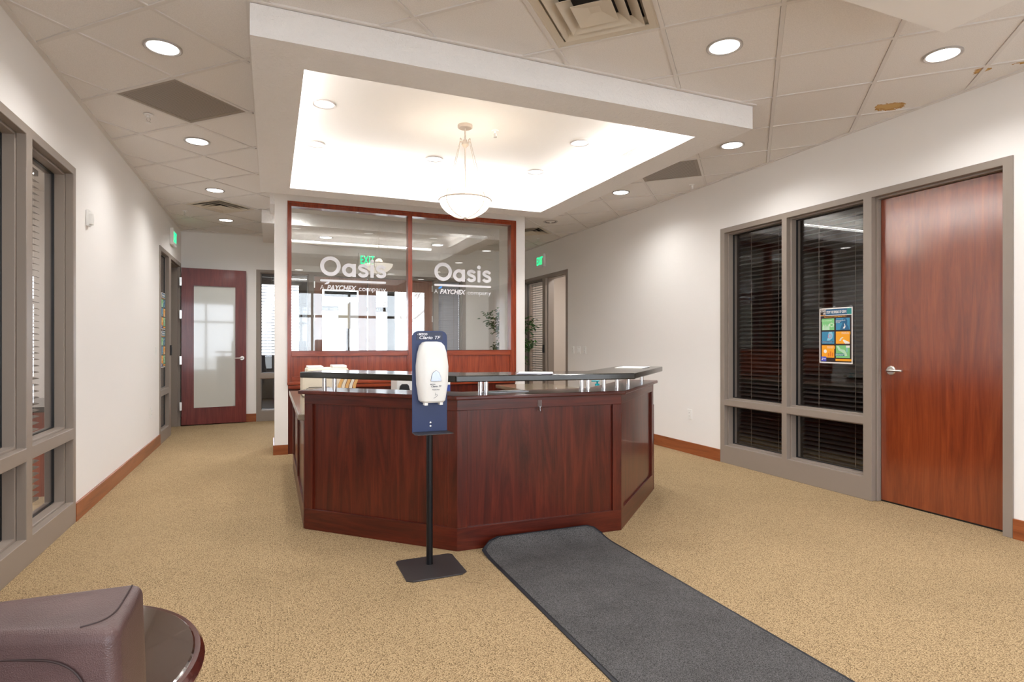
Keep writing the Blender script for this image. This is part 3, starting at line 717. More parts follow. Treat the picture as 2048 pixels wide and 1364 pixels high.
MB().tube([(-0.13, -0.201, 0.02), (-0.13, -0.205, 0.075), (-0.11, -0.205, 0.085), (0.06, -0.205, 0.085), (0.08, -0.205, 0.075), (0.08, -0.201, 0.02)], 0.003).build('tray_outline', M['black'], pr)
for k, mm in enumerate(('tan', 'cream', 'tan', 'buff', 'tan')):
    b = MB(); x = 0.13 + 0.034*k
    MB().prism([(x, 0.0), (x + 0.022, 0.0), (x + 0.04, 0.10), (x + 0.075, 0.19), (x + 0.05, 0.19), (x + 0.012, 0.10)], -0.215 + 0.004*k, -0.19, fn=lambda c: Vector((c.x, c.z, c.y))).build('tray', M[mm], pr)
lp = thing('label_printer', 'white box printer with a black front cover on the desk behind the sanitizer', 'printer', (1.28, 5.62, 0.777))
MB().box((-0.18, -0.15, 0), (0.22, 0.15, 0.17), 0.012).build('body', M['white_plastic'], lp)
MB().box((-0.19, -0.16, 0.17), (0.23, 0.16, 0.18), 0.004).build('lid', M['cream'], lp)
MB().prism([(-0.17, 0.0), (-0.05, 0.0), (-0.07, 0.085), (-0.085, 0.10), (-0.135, 0.10), (-0.15, 0.085)], -0.18, -0.151, 0.004, fn=lambda c: Vector((c.x, c.z, c.y))).build('front_cover', M['black'], lp)
MB().lathe([(0, 0), (0.012, 0), (0.012, 0.006), (0, 0.008)], n=14).xf(Matrix.Translation((0.11, -0.151, 0.13)) @ Matrix.Rotation(pi/2, 4, 'X')).build('knob', M['black'], lp)
bo = thing('plastic_bottle', 'white bottle with a blue label standing behind the sanitizer stand', 'bottle', (1.52, 5.25, 0.777))
MB().lathe([(0, 0), (0.036, 0), (0.038, 0.01), (0.038, 0.12), (0.030, 0.15), (0.015, 0.165), (0.015, 0.18), (0, 0.18)], n=24).build('body', M['white_plastic'], bo, smooth=True)
MB().lathe([(0.0385, 0.03), (0.0388, 0.03), (0.0388, 0.10), (0.0385, 0.10)], n=24, close=True).build('label', M['blue_label'], bo)
MB().lathe([(0, 0.18), (0.017, 0.18), (0.017, 0.20), (0, 0.20)], n=16).build('cap', M['white_plastic'], bo)
pu = thing('pump_bottle', 'clear pump bottle with a teal pump head on the right worktop', 'bottle', (2.83, 4.70, 0.777)); pu.scale = (1.3, 1.3, 0.62)
MB().lathe([(0, 0), (0.04, 0), (0.045, 0.01), (0.045, 0.09), (0.03, 0.12), (0.014, 0.13), (0.014, 0.145), (0, 0.145)], n=24).build('body', M['clear_plastic'], pu, smooth=True)
MB().lathe([(0, 0.145), (0.017, 0.145), (0.017, 0.17), (0.006, 0.175), (0.006, 0.205), (0, 0.205)], n=16).build('collar', M['teal'], pu, smooth=True)
MB().box((-0.045, -0.012, 0.205), (0.014, 0.012, 0.222), 0.005).build('pump_head', M['teal'], pu)
gl = thing('glue_bottle', 'tiny white glue bottle with an orange collar standing on the worktop', 'bottle', (2.05, 4.02, 0.777))
MB().lathe([(0, 0), (0.018, 0), (0.02, 0.005), (0.02, 0.08), (0.012, 0.095), (0, 0.095)], n=16).build('body', M['white_plastic'], gl, smooth=True)
MB().lathe([(0, 0.095), (0.011, 0.095), (0.011, 0.112), (0, 0.112)], n=16).build('collar', M['orange'], gl)
MB().lathe([(0, 0.112), (0.008, 0.112), (0.002, 0.145), (0, 0.145)], n=16).build('tip', M['white_plastic'], gl)
def sheets(label, x, y, z, w, h, rz, mats, group=None):
    t = thing('paper_stack', label, 'papers', (x, y, z), rz, group)
    for k, mm in enumerate(mats):
        MB().box((-w/2 + 0.004*k, -h/2 - 0.006*k, 0.0005 + 0.0022*k), (w/2 + 0.004*k, h/2 - 0.006*k, 0.0025 + 0.0022*k)).build('sheet', M[mm], t, rz=0.03*k)
    return t
sheets('lilac and white papers lying on the counter right of the sanitizer', 1.56, 3.36, 1.07, 0.216, 0.20, -0.5, ['lilac', 'lilac', 'paper'])
sheets('white papers at the far right end of the raised counter', 2.66, 3.88, 1.07, 0.28, 0.216, 0.75, ['buff', 'paper'])
sheets('flat white sheets on the wooden ledge under the raised counter', 1.42, 3.52, 0.945, 0.28, 0.12, 0.0, ['paper', 'paper'])

# ------------------------------------------------------------------ hand sanitizer stand
ss = thing('sanitizer_stand', 'navy hand sanitizer stand with white dispenser on a black pole before the desk', 'stand', (0.828, 3.17, 0))
bp = [(-0.168, -0.135), (-0.135, -0.16), (0.135, -0.16), (0.168, -0.135), (0.168, 0.145), (0.15, 0.163), (-0.15, 0.163), (-0.168, 0.145)]
def lipfn(c):
    e = max(abs(c.x) - 0.14, 0) + max(abs(c.y + 0.0) - 0.13, 0); return Vector((c.x, c.y, c.z + e * 0.12))
MB().prism(bp, 0.0, 0.008, 0.002).build('base_plate', M['dark_plate'], ss)
MB().cyl((0.005, 0.045, 0.008), (0.005, 0.045, 1.20), 0.0185, 20).build('pole', M['black_metal'], ss, smooth=True)
pw, z0, z1, r = 0.101, 0.765, 1.333, 0.035
prof = [(-pw, z0), (pw, z0)] + [(pw - r + r*cos(a), z1 - r + r*sin(a)) for a in [pi/2*k/6 for k in range(7)]] + [(-pw + r + r*cos(a), z1 - r + r*sin(a)) for a in [pi/2 + pi/2*k/6 for k in range(7)]]
MB().prism(prof, 0.0, 0.004, 0.001, fn=lambda c: Vector((c.x, c.z + 0.02, c.y))).build('back_plate', M['navy'], ss)
MB().prism([(-pw, 0.024), (pw, 0.024), (pw + 0.012, -0.075), (pw, -0.085), (-pw + 0.01, -0.085), (-pw - 0.004, -0.072)], z0 - 0.004, z0, 0.001).build('drip_tray', M['dark_plate'], ss)
# dispenser: rounded tapered body
def disp():
    b = MB(); rings = []
    H = [(0.0, 0.060, 0.085), (0.01, 0.070, 0.095), (0.10, 0.083, 0.108), (0.20, 0.086, 0.11), (0.27, 0.078, 0.104), (0.315, 0.066, 0.092), (0.333, 0.050, 0.075), (0.338, 0.03, 0.05)]
    for (z, hw, dp) in H:
        ring = []
        for k in range(25):
            a = pi * k / 24; ca, sa = cos(a), sin(a); e = 0.42
            ring.append(b.bm.verts.new((hw * (abs(ca)**e) * (1 if ca >= 0 else -1), -dp * (sa**e if sa > 0 else 0), z)))
        rings.append(ring)
    for A, B in zip(rings, rings[1:]):
        for k in range(24): b.bm.faces.new((A[k], A[k+1], B[k+1], B[k]))
        b.bm.faces.new((A[24], A[0], B[0], B[24]))
    b.bm.faces.new(rings[0]); b.bm.faces.new(rings[-1][::-1]); return b
MB_d = disp(); MB_d.xf(Matrix.Translation((0.004, 0.0199, 0.935))); MB_d.build('dispenser_body', M['white_plastic'], ss, smooth=True)
yd = -0.0905
MB().prism([(-0.03, 0), (0.03, 0), (0.026, 0.028), (0.016, 0.05), (0.0, 0.06), (-0.016, 0.05), (-0.026, 0.028)], 0, 0.004, 0.0015, fn=lambda c: Vector((c.x + 0.006, yd - c.z, c.y + 1.055))).build('sight_window', mat('smoked_chrome', (0.22, 0.23, 0.27, 1), 0.15, 0.9), ss)
MB().box((-0.05, -0.06, 0.92), (-0.03, -0.02, 0.936), 0.003).build('nozzle', M['white_plastic'], ss)
MB().box((0.035, -0.06, 0.92), (0.055, -0.02, 0.936), 0.003).build('nozzle', M['white_plastic'], ss)
MB().box((-0.078, 0.0185, 1.282), (0.074, 0.0199, 1.326), 0.0005).build('sticker', M['navy_dark'], ss)
text('lettering', 'BETCO', 0.015, M['white_letter'], ss, (-0.064, 0.0182, 1.309), shear=0.15, bold=0.0006, width=0.05)
MB().tube([(-0.068, 0.018, 1.316), (-0.072, 0.018, 1.313), (-0.068, 0.018, 1.310)], 0.0012, 6).build('logo_mark', M['white_letter'], ss)
text('lettering', 'Clario TF', 0.026, M['white_letter'], ss, (-0.060, 0.0182, 1.287), shear=0.3, bold=0.0003, width=0.122)
for z in (0.815, 0.795): MB().lathe([(0, 0), (0.007, 0), (0.005, 0.004), (0, 0.005)], n=12).xf(Matrix.Translation((0.004, 0.0199, z)) @ Matrix.Rotation(pi/2, 4, 'X')).build('screw', M['nickel'], ss)
text('lettering', 'BETCO', 0.008, M['dark_letter'], ss, (-0.026, yd + 0.0002, 1.036), shear=0.15, width=0.028)
text('lettering', 'Clario TF', 0.013, M['dark_letter'], ss, (-0.020, yd + 0.0006, 1.023), shear=0.3, width=0.058)
text('lettering', 'Touch Free', 0.008, M['dark_letter'], ss, (-0.014, yd + 0.0012, 1.006), shear=0.2, width=0.04)
MB().tube([(-0.006, yd + 0.002, 0.962), (0.006, yd + 0.0018, 0.968), (0.016, yd + 0.0016, 0.978), (0.012, yd + 0.0014, 0.984), (0.002, yd + 0.0014, 0.978), (0.004, yd + 0.0012, 0.992)], 0.0009, 5).build('hand_symbol', M['dark_letter'], ss)

# ------------------------------------------------------------------ floor mat (its end curls up the desk front)
fm = thing('floor_mat', 'long charcoal runner mat with its end curled against the desk front', 'mat', (0, 0, 0))
def mat_mesh(x0, x1, th, lift, crn):
    b = MB(); ny = 60; nx = 16; top = []; bot = []
    ys = [0.45 + (3.235 - 0.45) * k / 40 for k in range(41)] + [3.235 + 0.012 * k for k in range(1, 8)]
    for y in ys:
        t = max(0, y - 3.13) / 0.19; rowt = []; rowb = []
        for k in range(nx + 1):
            u = k / nx; x = x0 + (x1 - x0) * u
            c = max(0, 1 - min(u, 1 - u) / 0.13)                       # round the curled corners
            zz = lift * (t ** 2) * (1 - 0.75 * c * c); yy = min(y, 3.30) - 0.028 * c * c * min(t, 1)
            yy -= 0.02 * max(0, t - 0.7)
            yw = yy - 0.022 * (x - 1.6)
            rowt.append(b.bm.verts.new((x, yw, zz + th))); rowb.append(b.bm.verts.new((x, yw, zz)))
        top.append(rowt); bot.append(rowb)
    for A, s in ((top, 1), (bot, -1)):
        for r0, r1 in zip(A, A[1:]):
            for k in range(nx): b.bm.faces.new((r0[k], r0[k+1], r1[k+1], r1[k])[::s])
    for (A, B) in ((top[0], bot[0]), (top[-1], bot[-1])):
        for k in range(nx): b.bm.faces.new((A[k], A[k+1], B[k+1], B[k]))
    for i in range(len(top)-1):
        for k in (0, nx): b.bm.faces.new((top[i][k], top[i+1][k], bot[i+1][k], bot[i][k]))
    return b
mat_mesh(1.172, 2.003, 0.005, 0.075, 0.1).build('backing', M['rubber'], fm, (0, 0, 0.0005), smooth=True)
mat_mesh(1.190, 1.985, 0.005, 0.071, 0.1).build('pile', M['mat_pile'], fm, (0, -0.014, 0.004), smooth=True)

# ------------------------------------------------------------------ leather armchair and round side table
ac = thing('armchair', 'brown leather armchair with a thick back pad beside the round table', 'armchair', (-0.604, 0.60, 0.004))
def cushion(a, b, bev, fn=None, bulge=0.015):
    bm = MB(); ax = [((a[i]+b[i])/2, abs(b[i]-a[i])/2) for i in range(3)]; lo = [min(a[i], b[i]) for i in range(3)]
    ts = []
    for i in range(3):
        h = ax[i][1]; e = [h - bev + bev * sin(pi/2*k/5) if k else h - bev for k in range(6)]
        inner = [(-1 + 2*k/6) * (h - bev) for k in range(1, 6)]
        ts.append(sorted([-x for x in e] + inner + e))
    vc = {}
    def V_(p):
        k = tuple(round(x, 6) for x in p)
        if k not in vc:
            q = [p[i]/ax[i][1] for i in range(3)]
            inn = Vector([max(-(ax[i][1]-bev), min(ax[i][1]-bev, p[i])) for i in range(3)]); d = Vector(p) - inn
            if d.length > 1e-7: d = d.normalized() * bev
            c = inn + d
            for i in range(3): c[i] += bulge * q[i] * (1 - q[(i+1) % 3]**2) * (1 - q[(i+2) % 3]**2)
            c = Vector([c[i] + ax[i][0] for i in range(3)]); vc[k] = bm.bm.verts.new(fn(c) if fn else c)
        return vc[k]
    for i in range(3):
        j, k = (i+1) % 3, (i+2) % 3
        for s in (-1, 1):
            for u0, u1 in zip(ts[j], ts[j][1:]):
                for v0, v1 in zip(ts[k], ts[k][1:]):
                    f = []
                    for u, v in ((u0, v0), (u1, v0), (u1, v1), (u0, v1)):
                        p = [0, 0, 0]; p[i] = s*ax[i][1]; p[j] = u; p[k] = v; f.append(V_(p))
                    bm.bm.faces.new(f if s > 0 else f[::-1])
    return bm
def skew(c):
    c = lean(c); sh = 0.38 * min(max(0, 0.4 - c.x), 0.26); return Vector((c.x, c.y + sh * min(1, (0.405 - c.y) / 0.16), c.z))
def skew2(c):
    c = lean(c); sh = 0.38 * min(max(0, 0.4 - c.x), 0.26); return Vector((c.x, c.y + sh, c.z))
lean = lambda c: Vector((c.x + 0.03 * (0.9 - c.z) * max(0, min(1, c.x / 0.3)), c.y, c.z - 0.012 * max(0, (c.x + 0.1) / 0.5) * 0))
def sub(o, n=2):
    return o
sub(cushion((-0.44, 0.245, 0.14), (0.430, 0.405, 0.905), 0.016, fn=skew, bulge=0.004).build('back', M['leather'], ac, smooth=True))
sub(cushion((-0.40, 0.252, 0.38), (0.425, 0.310, 0.900), 0.022, fn=skew2, bulge=0.006).build('back_cushion', M['leather'], ac, smooth=True))
sub(cushion((-0.31, -0.42, 0.26), (0.31, 0.15, 0.46), 0.05).build('seat_cushion', M['leather'], ac, smooth=True))
for s in (-1, 1): sub(cushion((s*0.45 if s < 0 else 0.315, -0.42, 0.10), (-0.315 if s < 0 else 0.45, 0.26, 0.60), 0.05).build('arm', M['leather'], ac, smooth=True))
MB().box((-0.30, -0.38, 0.08), (0.30, 0.24, 0.27), 0.01).build('seat_base', M['leather'], ac)
for x in (-0.38, 0.38):
    for y in (-0.36, 0.34): MB().cyl((x, y, 0), (x, y, 0.15), 0.022, 12, 0.03).build('leg', M['mahogany'], ac)
M['seam'] = mat('leather_seam', rgb(44, 27, 26), 0.6)
MB().tube([tuple(skew2(Vector((x, 0.2468, z)))) for x, z in [(-0.30 + 0.05*k, 0.874) for k in range(13)] + spline([(0.32, 0.874), (0.36, 0.871), (0.385, 0.855), (0.394, 0.825), (0.396, 0.75), (0.396, 0.5)], 4)], 0.0014, 6).build('piping', M['seam'], ac, smooth=True)
MB().tube([(x, y, 0.9055) for x, y in spline([(0.385, 0.268), (0.405, 0.278), (0.415, 0.30), (0.417, 0.34), (0.417, 0.390)], 5)], 0.0012, 6).build('piping', M['seam'], ac, smooth=True)
tb = thing('side_table', 'round mahogany side table with a dark glass top beside the armchair', 'table', (-0.582, 1.606, 0))
MB().lathe([(0, 0.455), (0.40, 0.455), (0.415, 0.462), (0.428, 0.475), (0.43, 0.485), (0.424, 0.492), (0.427, 0.497), (0.420, 0.506), (0.412, 0.506), (0, 0.498)], n=72).build('top', M['mahogany'], tb, smooth=True)
MB().lathe([(0, 0.499), (0.405, 0.499), (0.408, 0.502), (0.408, 0.508), (0.404, 0.511), (0, 0.511)], n=72).build('glass_top', M['glass_top'], tb, smooth=True)
MB().lathe([(0.33, 0.38), (0.36, 0.38), (0.36, 0.456), (0.33, 0.456)], n=48, close=True).build('apron', M['mahogany'], tb, smooth=True)
for k in range(4):
    a = -pi/4 + pi/2*k; x, y = 0.335*cos(a), 0.335*sin(a)
    MB().tube([(x, y, 0.45), (x*1.03, y*1.03, 0.3), (x*0.98, y*0.98, 0.12), (x*1.06, y*1.06, 0)], [0.032, 0.027, 0.018, 0.02], 12).build('leg', M['mahogany'], tb, smooth=True)

# ------------------------------------------------------------------ ceiling fittings
ring_me = None
def downlight(label, x, y, z, r=0.103, lens='lens', group='recessed downlights in the grid ceiling', power=DOWN_W):
    t = thing('recessed_downlight', label, 'light', (x, y, z), 0, group)
    MB().lathe([(r, 0.0), (r, -0.004), (r*0.93, -0.007), (r*0.82, -0.003), (r*0.81, 0.004), (r, 0.004)], n=36, close=True).build('trim_ring', M['trim_ring'], t, smooth=True)
    if lens != 'lens_off':
        MB().lathe([(0, -0.001), (r*0.815, -0.001), (r*0.815, 0.003), (0, 0.003)], n=36).build('lens', M[lens], t)
        spot('lamp', (x, y, z - 0.012), power, r=0.075)
    else:
        MB().lathe([(r*0.85, 0.0), (r*0.6, 0.0035), (0, 0.004), (0, 0.0045), (r*0.85, 0.0045)], n=36).build('reflector', M['lens_off'], t, smooth=True)
        MB().box((-0.012, -0.012, -0.02), (0.012, 0.012, 0.003), 0.006).build('bulb', M['white_plastic'], t)
    return t
lz = ZC + 0.004
for lab, x, y in (('downlight above the left office window, first of the left ceiling row', -0.59, 3.94), ('downlight in the left ceiling row between grille and diffuser, nearer the grille', -0.59, 5.655),
                  ('downlight in the left ceiling row just before the square diffuser', -0.59, 7.38), ('last downlight of the left ceiling row, beyond the square diffuser', -0.59, 9.11),
                  ('downlight beside the big square air diffuser near the tray', 2.464, 2.655), ('downlight over the cherry office door beside the water stains', 3.752, 2.22),
                  ('downlight above the right office window, before the return grille', 3.752, 3.95), ('downlight behind the right return grille above the blank right wall', 3.735, 5.68)):
    downlight(lab, x, y, lz)
downlight('unlit downlight before the rear right diffuser, its bulb visible', 3.70, 7.43, lz, lens='lens_off')
downlight('small downlight half hidden behind the top of the left white pillar', 0.28, 7.95, lz)
for lab, x, y in (('added fill downlight in the left ceiling row level with the armchair', -0.59, 2.215), ('added fill downlight in the left ceiling row beside the entrance box, second from the storefront', -0.59, 0.49), ('added fill downlight in the left ceiling row closest to the storefront', -0.59, -1.235),
                  ('added fill downlight in the right ceiling row past the office door', 3.752, 0.49), ('added fill downlight in the right ceiling row closest to the storefront', 3.752, -1.235)):
    downlight(lab, x, y, lz)  # unseen lamps continuing both rows, added for fill light
for lab, x, y in (('added fill downlight in the entrance box, door side corner', 0.55, -0.7), ('added fill downlight in the entrance box, corner toward the right wall', 2.5, -0.7), ('added fill downlight in the entrance box above the mat end', 2.5, 1.1), ('added fill downlight in the entrance box above the camera spot', 0.55, 1.1)):
    downlight(lab, x, y, ZS - 0.001)  # lamps put into the entrance box to raise the fill
for lab, x, y in (('added brightening downlight in the low rear ceiling box before the double doors, toward the open door', 0.75, 8.95), ('added brightening downlight in the low rear ceiling box before the double doors, toward the ficus', 2.45, 8.95)):
    downlight(lab, x, y, ZS - 0.001)  # two lamps added to brighten the rear of the lobby
tl = [(0.395, 5.89, 'rear row, over the left pillar side of the tray'), (1.576, 5.89, 'rear row, middle, behind the pendant in the tray'), (2.745, 5.89, 'rear row, right end inside the tray'),
      (0.395, 4.88, 'middle row of the tray, left of the pendant'), (2.745, 4.88, 'middle row of the tray, right of the pendant'),
      (0.395, 3.87, 'front row of the tray, left end'), (1.576, 3.87, 'front row of the tray, middle'), (2.745, 3.87, 'front row of the tray, right end')]
for x, y, lab in tl: downlight('white tray downlight in the ' + lab, x, y, ZT - 0.004, 0.094, 'lens_dim', 'downlights inside the raised tray', TRAY_W)
# cove lights on the hidden ledge of the tray
for nm, lab, loc, sx, sy, rot in (('a', 'cove light strip on the tray ledge next to the left ceiling row', (HX0 - 0.10, (HY0+HY1)/2, ZC + 0.06), 0.05, 2.5, (pi, radians(-25), 0)),
                        ('b', 'cove light strip on the tray ledge facing the right office', (HX1 + 0.10, (HY0+HY1)/2, ZC + 0.06), 0.05, 2.5, (pi, radians(25), 0)),
                        ('c', 'cove light strip on the tray ledge above the desk front', ((HX0+HX1)/2, HY0 - 0.10, ZC + 0.06), 2.5, 0.05, (radians(155), 0, 0)),
                        ('d', 'cove light strip on the tray ledge next to the glass partition', ((HX0+HX1)/2, HY1 + 0.10, ZC + 0.06), 2.5, 0.05, (radians(205), 0, 0))):
    t = thing('cove_light', lab, 'light', (loc[0], loc[1], ZC - 0.006), 0, 'cove lights on the tray ledge')
    hx, hy = sx/2, sy/2
    MB().box((-hx, -hy, 0), (hx, hy, 0.03), 0.003).build('channel', M['white_plastic'], t)
    if sx > sy: MB().cyl((-hx, 0, 0.042), (hx, 0, 0.042), 0.012, 12).build('tube', M['tube'], t)
    else: MB().cyl((0, -hy, 0.042), (0, hy, 0.042), 0.012, 12).build('tube', M['tube'], t)
    area('cove_lamp', loc, rot, sx, sy, COVE_W)

def return_grille(label, p):
    cx, cy = tile_center(*xy2ij(*p)); t = thing('return_grille', label, 'vent', (cx, cy, ZC + 0.004), -pi/4, 'perforated return air grilles')
    h = PITCH/2 - 0.012
    MB().slab((-h, h), (-h, h), [(-h + 0.03, h - 0.03, -h + 0.03, h - 0.03)], 0, 0.008, fn=flat).build('border', M['grille'], t)
    b = MB(); n = 24; w = (2*h - 0.06) / n
    b.slab((-h + 0.03, h - 0.03), (-h + 0.03, h - 0.03), [(-h + 0.03 + i*w + 0.0055, -h + 0.03 + (i+1)*w - 0.0055, -h + 0.03 + j*w + 0.0055, -h + 0.03 + (j+1)*w - 0.0055) for i in range(n) for j in range(n)] if False else [], 0.003, 0.006, fn=flat)
    b.build('face_sheet', M['grille_perf'], t)
m = M['grille_perf'] = mat('perforated_sheet', rgb(150, 138, 126), 0.5)
vo = N(m, 'ShaderNodeTexVoronoi', voronoi_dimensions='2D'); vo.inputs['Scale'].default_value = 90; vo.inputs['Randomness'].default_value = 0; L(m, coords(m, (1, 1, 1)), vo.inputs['Vector'])
L(m, ramp(m, vo.outputs['Distance'], [(0.28, rgb(82, 74, 66)), (0.36, rgb(158, 146, 134))]), BS(m).inputs['Base Color'])
return_grille('brown perforated return grille in the left ceiling row', (-0.58, 4.76))
return_grille('brown perforated return grille above the blank right wall', (3.72, 4.81))
def diffuser(label, p):
    cx, cy = tile_center(*xy2ij(*p)); t = thing('air_diffuser', label, 'vent', (cx, cy, ZC + 0.004), -pi/4, 'square ceiling air diffusers')
    h = PITCH/2 - 0.012
    MB().slab((-h, h), (-h, h), [(-h + 0.05, h - 0.05, -h + 0.05, h - 0.05)], 0, 0.006, fn=flat).build('border', M['diffuser'], t)
    MB().box((-h + 0.04, -h + 0.04, 0.075), (h - 0.04, h - 0.04, 0.08)).build('throat', M['grille_dark'], t)
    def cone(ro, ri, zo, zi, nm, cap=False):
        b = MB(); th = 0.004
        def ring(r, z): return [b.bm.verts.new((sx*r, sy*r, z)) for sx, sy in ((-1, -1), (1, -1), (1, 1), (-1, 1))]
        A, B, Cc, Dd = ring(ro, zo), ring(ri, zi), ring(ri, zi + th), ring(ro, zo + th)
        for P_, Q_ in ((A, B), (Cc, Dd), (Dd, A)) + (() if cap else ((B, Cc),)):
            for k in range(4): b.bm.faces.new((P_[k], P_[(k+1) % 4], Q_[(k+1) % 4], Q_[k]))
        if cap: b.bm.faces.new(B[::-1]); b.bm.faces.new(Cc)
        b.build(nm, M['diffuser'], t)
    cone(h - 0.012, h - 0.070, -0.001, 0.035, 'outer_cone')
    cone(h - 0.068, h - 0.128, -0.012, 0.026, 'vane')
    cone(h - 0.128, h - 0.188, -0.016, 0.022, 'vane')
    cone(h - 0.188, 0.03, -0.018, 0.006, 'vane', True)
diffuser('big square air diffuser in the ceiling before the tray', (1.6, 2.65))
diffuser('square air diffuser far along the left ceiling row', (-0.59, 8.24))
diffuser('square air diffuser by the rear right exit sign', (3.70, 8.32))
def sprinkler(label, x, y, z=lz):
    t = thing('fire_sprinkler', label, 'sprinkler', (x, y, z), 0, 'pendent fire sprinklers')
    MB().lathe([(0, 0.0), (0.034, 0.0), (0.030, -0.008), (0.012, -0.010), (0.012, -0.025), (0, -0.025)], n=20).build('escutcheon', M['white_plastic'], t, smooth=True)
    for s in (-1, 1): MB().tube([(s*0.008, 0, -0.024), (s*0.014, 0, -0.04), (0, 0, -0.058)], 0.003, 6).build('yoke_arm', M['nickel'], t)
    MB().lathe([(0, -0.056), (0.017, -0.058), (0.017, -0.061), (0, -0.062)], n=16).build('deflector', M['nickel'], t)
sprinkler('fire sprinkler just beyond the left return grille', -0.863, 5.132)
sprinkler('fire sprinkler beside the left rear square diffuser', -1.045, 8.665)
sprinkler('fire sprinkler behind the right return grille close to the wall', 4.272, 5.096)
sprinkler('fire sprinkler beside the rear right square diffuser', 4.089, 8.677)
sprinkler('white fire sprinkler inside the tray beside the pendant', 1.88, 4.90, ZT)

# pendant bowl
pd = thing('pendant_lamp', 'alabaster bowl pendant hanging on thin nickel rods from the bright tray', 'lamp', (1.587, 4.88, ZT))
MB().lathe([(0, 0), (0.064, 0), (0.066, -0.004), (0.066, -0.022), (0.058, -0.028), (0, -0.028)], n=32).build('canopy', M['pendant_metal'], pd, smooth=True)
MB().cyl((0, 0, -0.028), (0, 0, -0.17), 0.007, 12).build('stem', M['pendant_metal'], pd)
MB().lathe([(0, -0.125), (0.016, -0.13), (0.018, -0.15), (0.032, -0.155), (0.034, -0.175), (0.026, -0.185), (0.01, -0.20), (0, -0.20)], n=24).build('hub', M['pendant_metal'], pd, smooth=True)
MB().cyl((0, 0, -0.20), (0, 0, -0.80), 0.0055, 10).build('center_rod', M['pendant_metal'], pd)
zr = -0.668; R = 0.225
prof = [(R*sin(a), zr - 0.155 * ((cos(a) - cos(pi/2)) / (1 - 0))) for a in [pi/2*k/14 for k in range(15)]]
prof = [(R*sin(pi/2*k/14)**0.95 if k else 0, zr - 0.152 + 0.152 * (1 - cos(pi/2*k/14))**0.9) for k in range(15)]
MB().lathe(prof + [(r_*0.975, z_ + 0.005) for r_, z_ in prof[::-1]], n=48).build('bowl', M['bowl'], pd, smooth=True)
MB().lathe([(R + 0.004, zr - 0.006), (R + 0.010, zr), (R + 0.004, zr + 0.006), (R - 0.002, zr)], n=48, close=True).build('rim', M['pendant_metal'], pd, smooth=True)
for k in range(4):
    a = radians(28 + 90*k); c_, s_ = cos(a), sin(a)
    MB().tube([(0.03*c_, 0.03*s_, -0.165), (0.047*c_, 0.047*s_, -0.135), (0.058*c_, 0.058*s_, -0.13), (0.062*c_, 0.062*s_, -0.142)], 0.004, 8).build('scroll', M['pendant_metal'], pd, smooth=True)
    MB().tube([(0.058*c_, 0.058*s_, -0.138), ((R+0.006)*c_, (R+0.006)*s_, zr)], 0.0028, 8).build('rod', M['pendant_metal'], pd)
    MB().tube([((r_+0.006)*c_, (r_+0.006)*s_, z_ - 0.004) for r_, z_ in prof[1:]], 0.004, 6).build('strap', M['pendant_metal'], pd, smooth=True)
MB().lathe([(0, zr - 0.175), (0.008, zr - 0.168), (0.012, zr - 0.158), (0.02, zr - 0.150), (0, zr - 0.146)], n=16).build('finial', M['pendant_metal'], pd, smooth=True)
pl = D.lights.new('pendant_bulb', 'POINT'); pl.energy = PEND_W; pl.shadow_soft_size = 0.06; pl.color = (1, 0.88, 0.72)
po = D.objects.new('pendant_bulb', pl); C.objects.link(po); po.location = (1.587, 4.88, ZT + zr + 0.03)

# ------------------------------------------------------------------ wall fittings
def exit_sign(label, loc, rz):
    t = thing('exit_sign', label, 'sign', loc, rz, 'green exit signs')
    MB().box((-0.15, -0.045, -0.115), (0.15, 0, 0.115), 0.006).build('housing', M['white_plastic'], t)
    text('lettering', 'EXIT', 0.20, M['green_exit'], t, (0, -0.0465, -0.072), width=0.235, bold=0.0025, align='CENTER', spacing=1.12, ext=0.001)
exit_sign('exit sign above the open door on the left wall', (XL, 9.285, 2.745), pi/2)
exit_sign('exit sign on the right wall above the rear doorway', (XR, 9.256, 2.727), -pi/2)
exit_sign('exit sign over the double doors, seen through the glass partition', (1.54, YB, 2.71), 0)
ms = thing('motion_sensor', 'small white motion sensor on the left wall beside the office window', 'sensor', (XL, 5.269, 2.21), pi/2)
MB().box((-0.035, -0.02, -0.06), (0.035, 0, 0.06), 0.004).build('backplate', M['white_plastic'], ms)
MB().lathe([(0, -0.045), (0.028, -0.04), (0.034, 0), (0.028, 0.04), (0, 0.045)], n=20).xf(Matrix.Translation((0, -0.02, -0.006)) @ Matrix.Diagonal((1, 0.8, 1, 1))).build('sensor_dome', M['white_plastic'], ms, smooth=True)
def plate(name, label, cat, loc, rz, kind, w=0.072, group=None):
    t = thing(name, label, cat, loc, rz, group)
    MB().box((-w/2, -0.007, -0.058), (w/2, 0, 0.058), 0.003).build('cover_plate', M['white_plastic'], t)
    if kind == 'switch':
        n = max(1, round(w / 0.072))
        for k in range(n):
            u = (k - (n-1)/2) * 0.046
            MB().box((u - 0.016, -0.011, -0.033), (u + 0.016, -0.0065, 0.033), 0.002).build('rocker', M['white_plastic'], t)
    else:
        for z in (-0.02, 0.02):
            MB().box((-0.016, -0.009, z - 0.013), (0.016, -0.0065, z + 0.013), 0.002).build('socket', M['white_plastic'], t)
            for u in (-0.006, 0.006): MB().box((u - 0.0012, -0.0095, z - 0.003), (u + 0.0012, -0.0088, z + 0.005)).build('slot', M['black'], t)
plate('light_switch', 'white light switch on the left wall beside the poster sidelight', 'switch', (XL, 8.107, 1.165), pi/2, 'switch')
plate('wall_outlet', 'white wall outlet low on the left wall above the baseboard', 'outlet', (XL, 7.79, 0.46), pi/2, 'outlet')
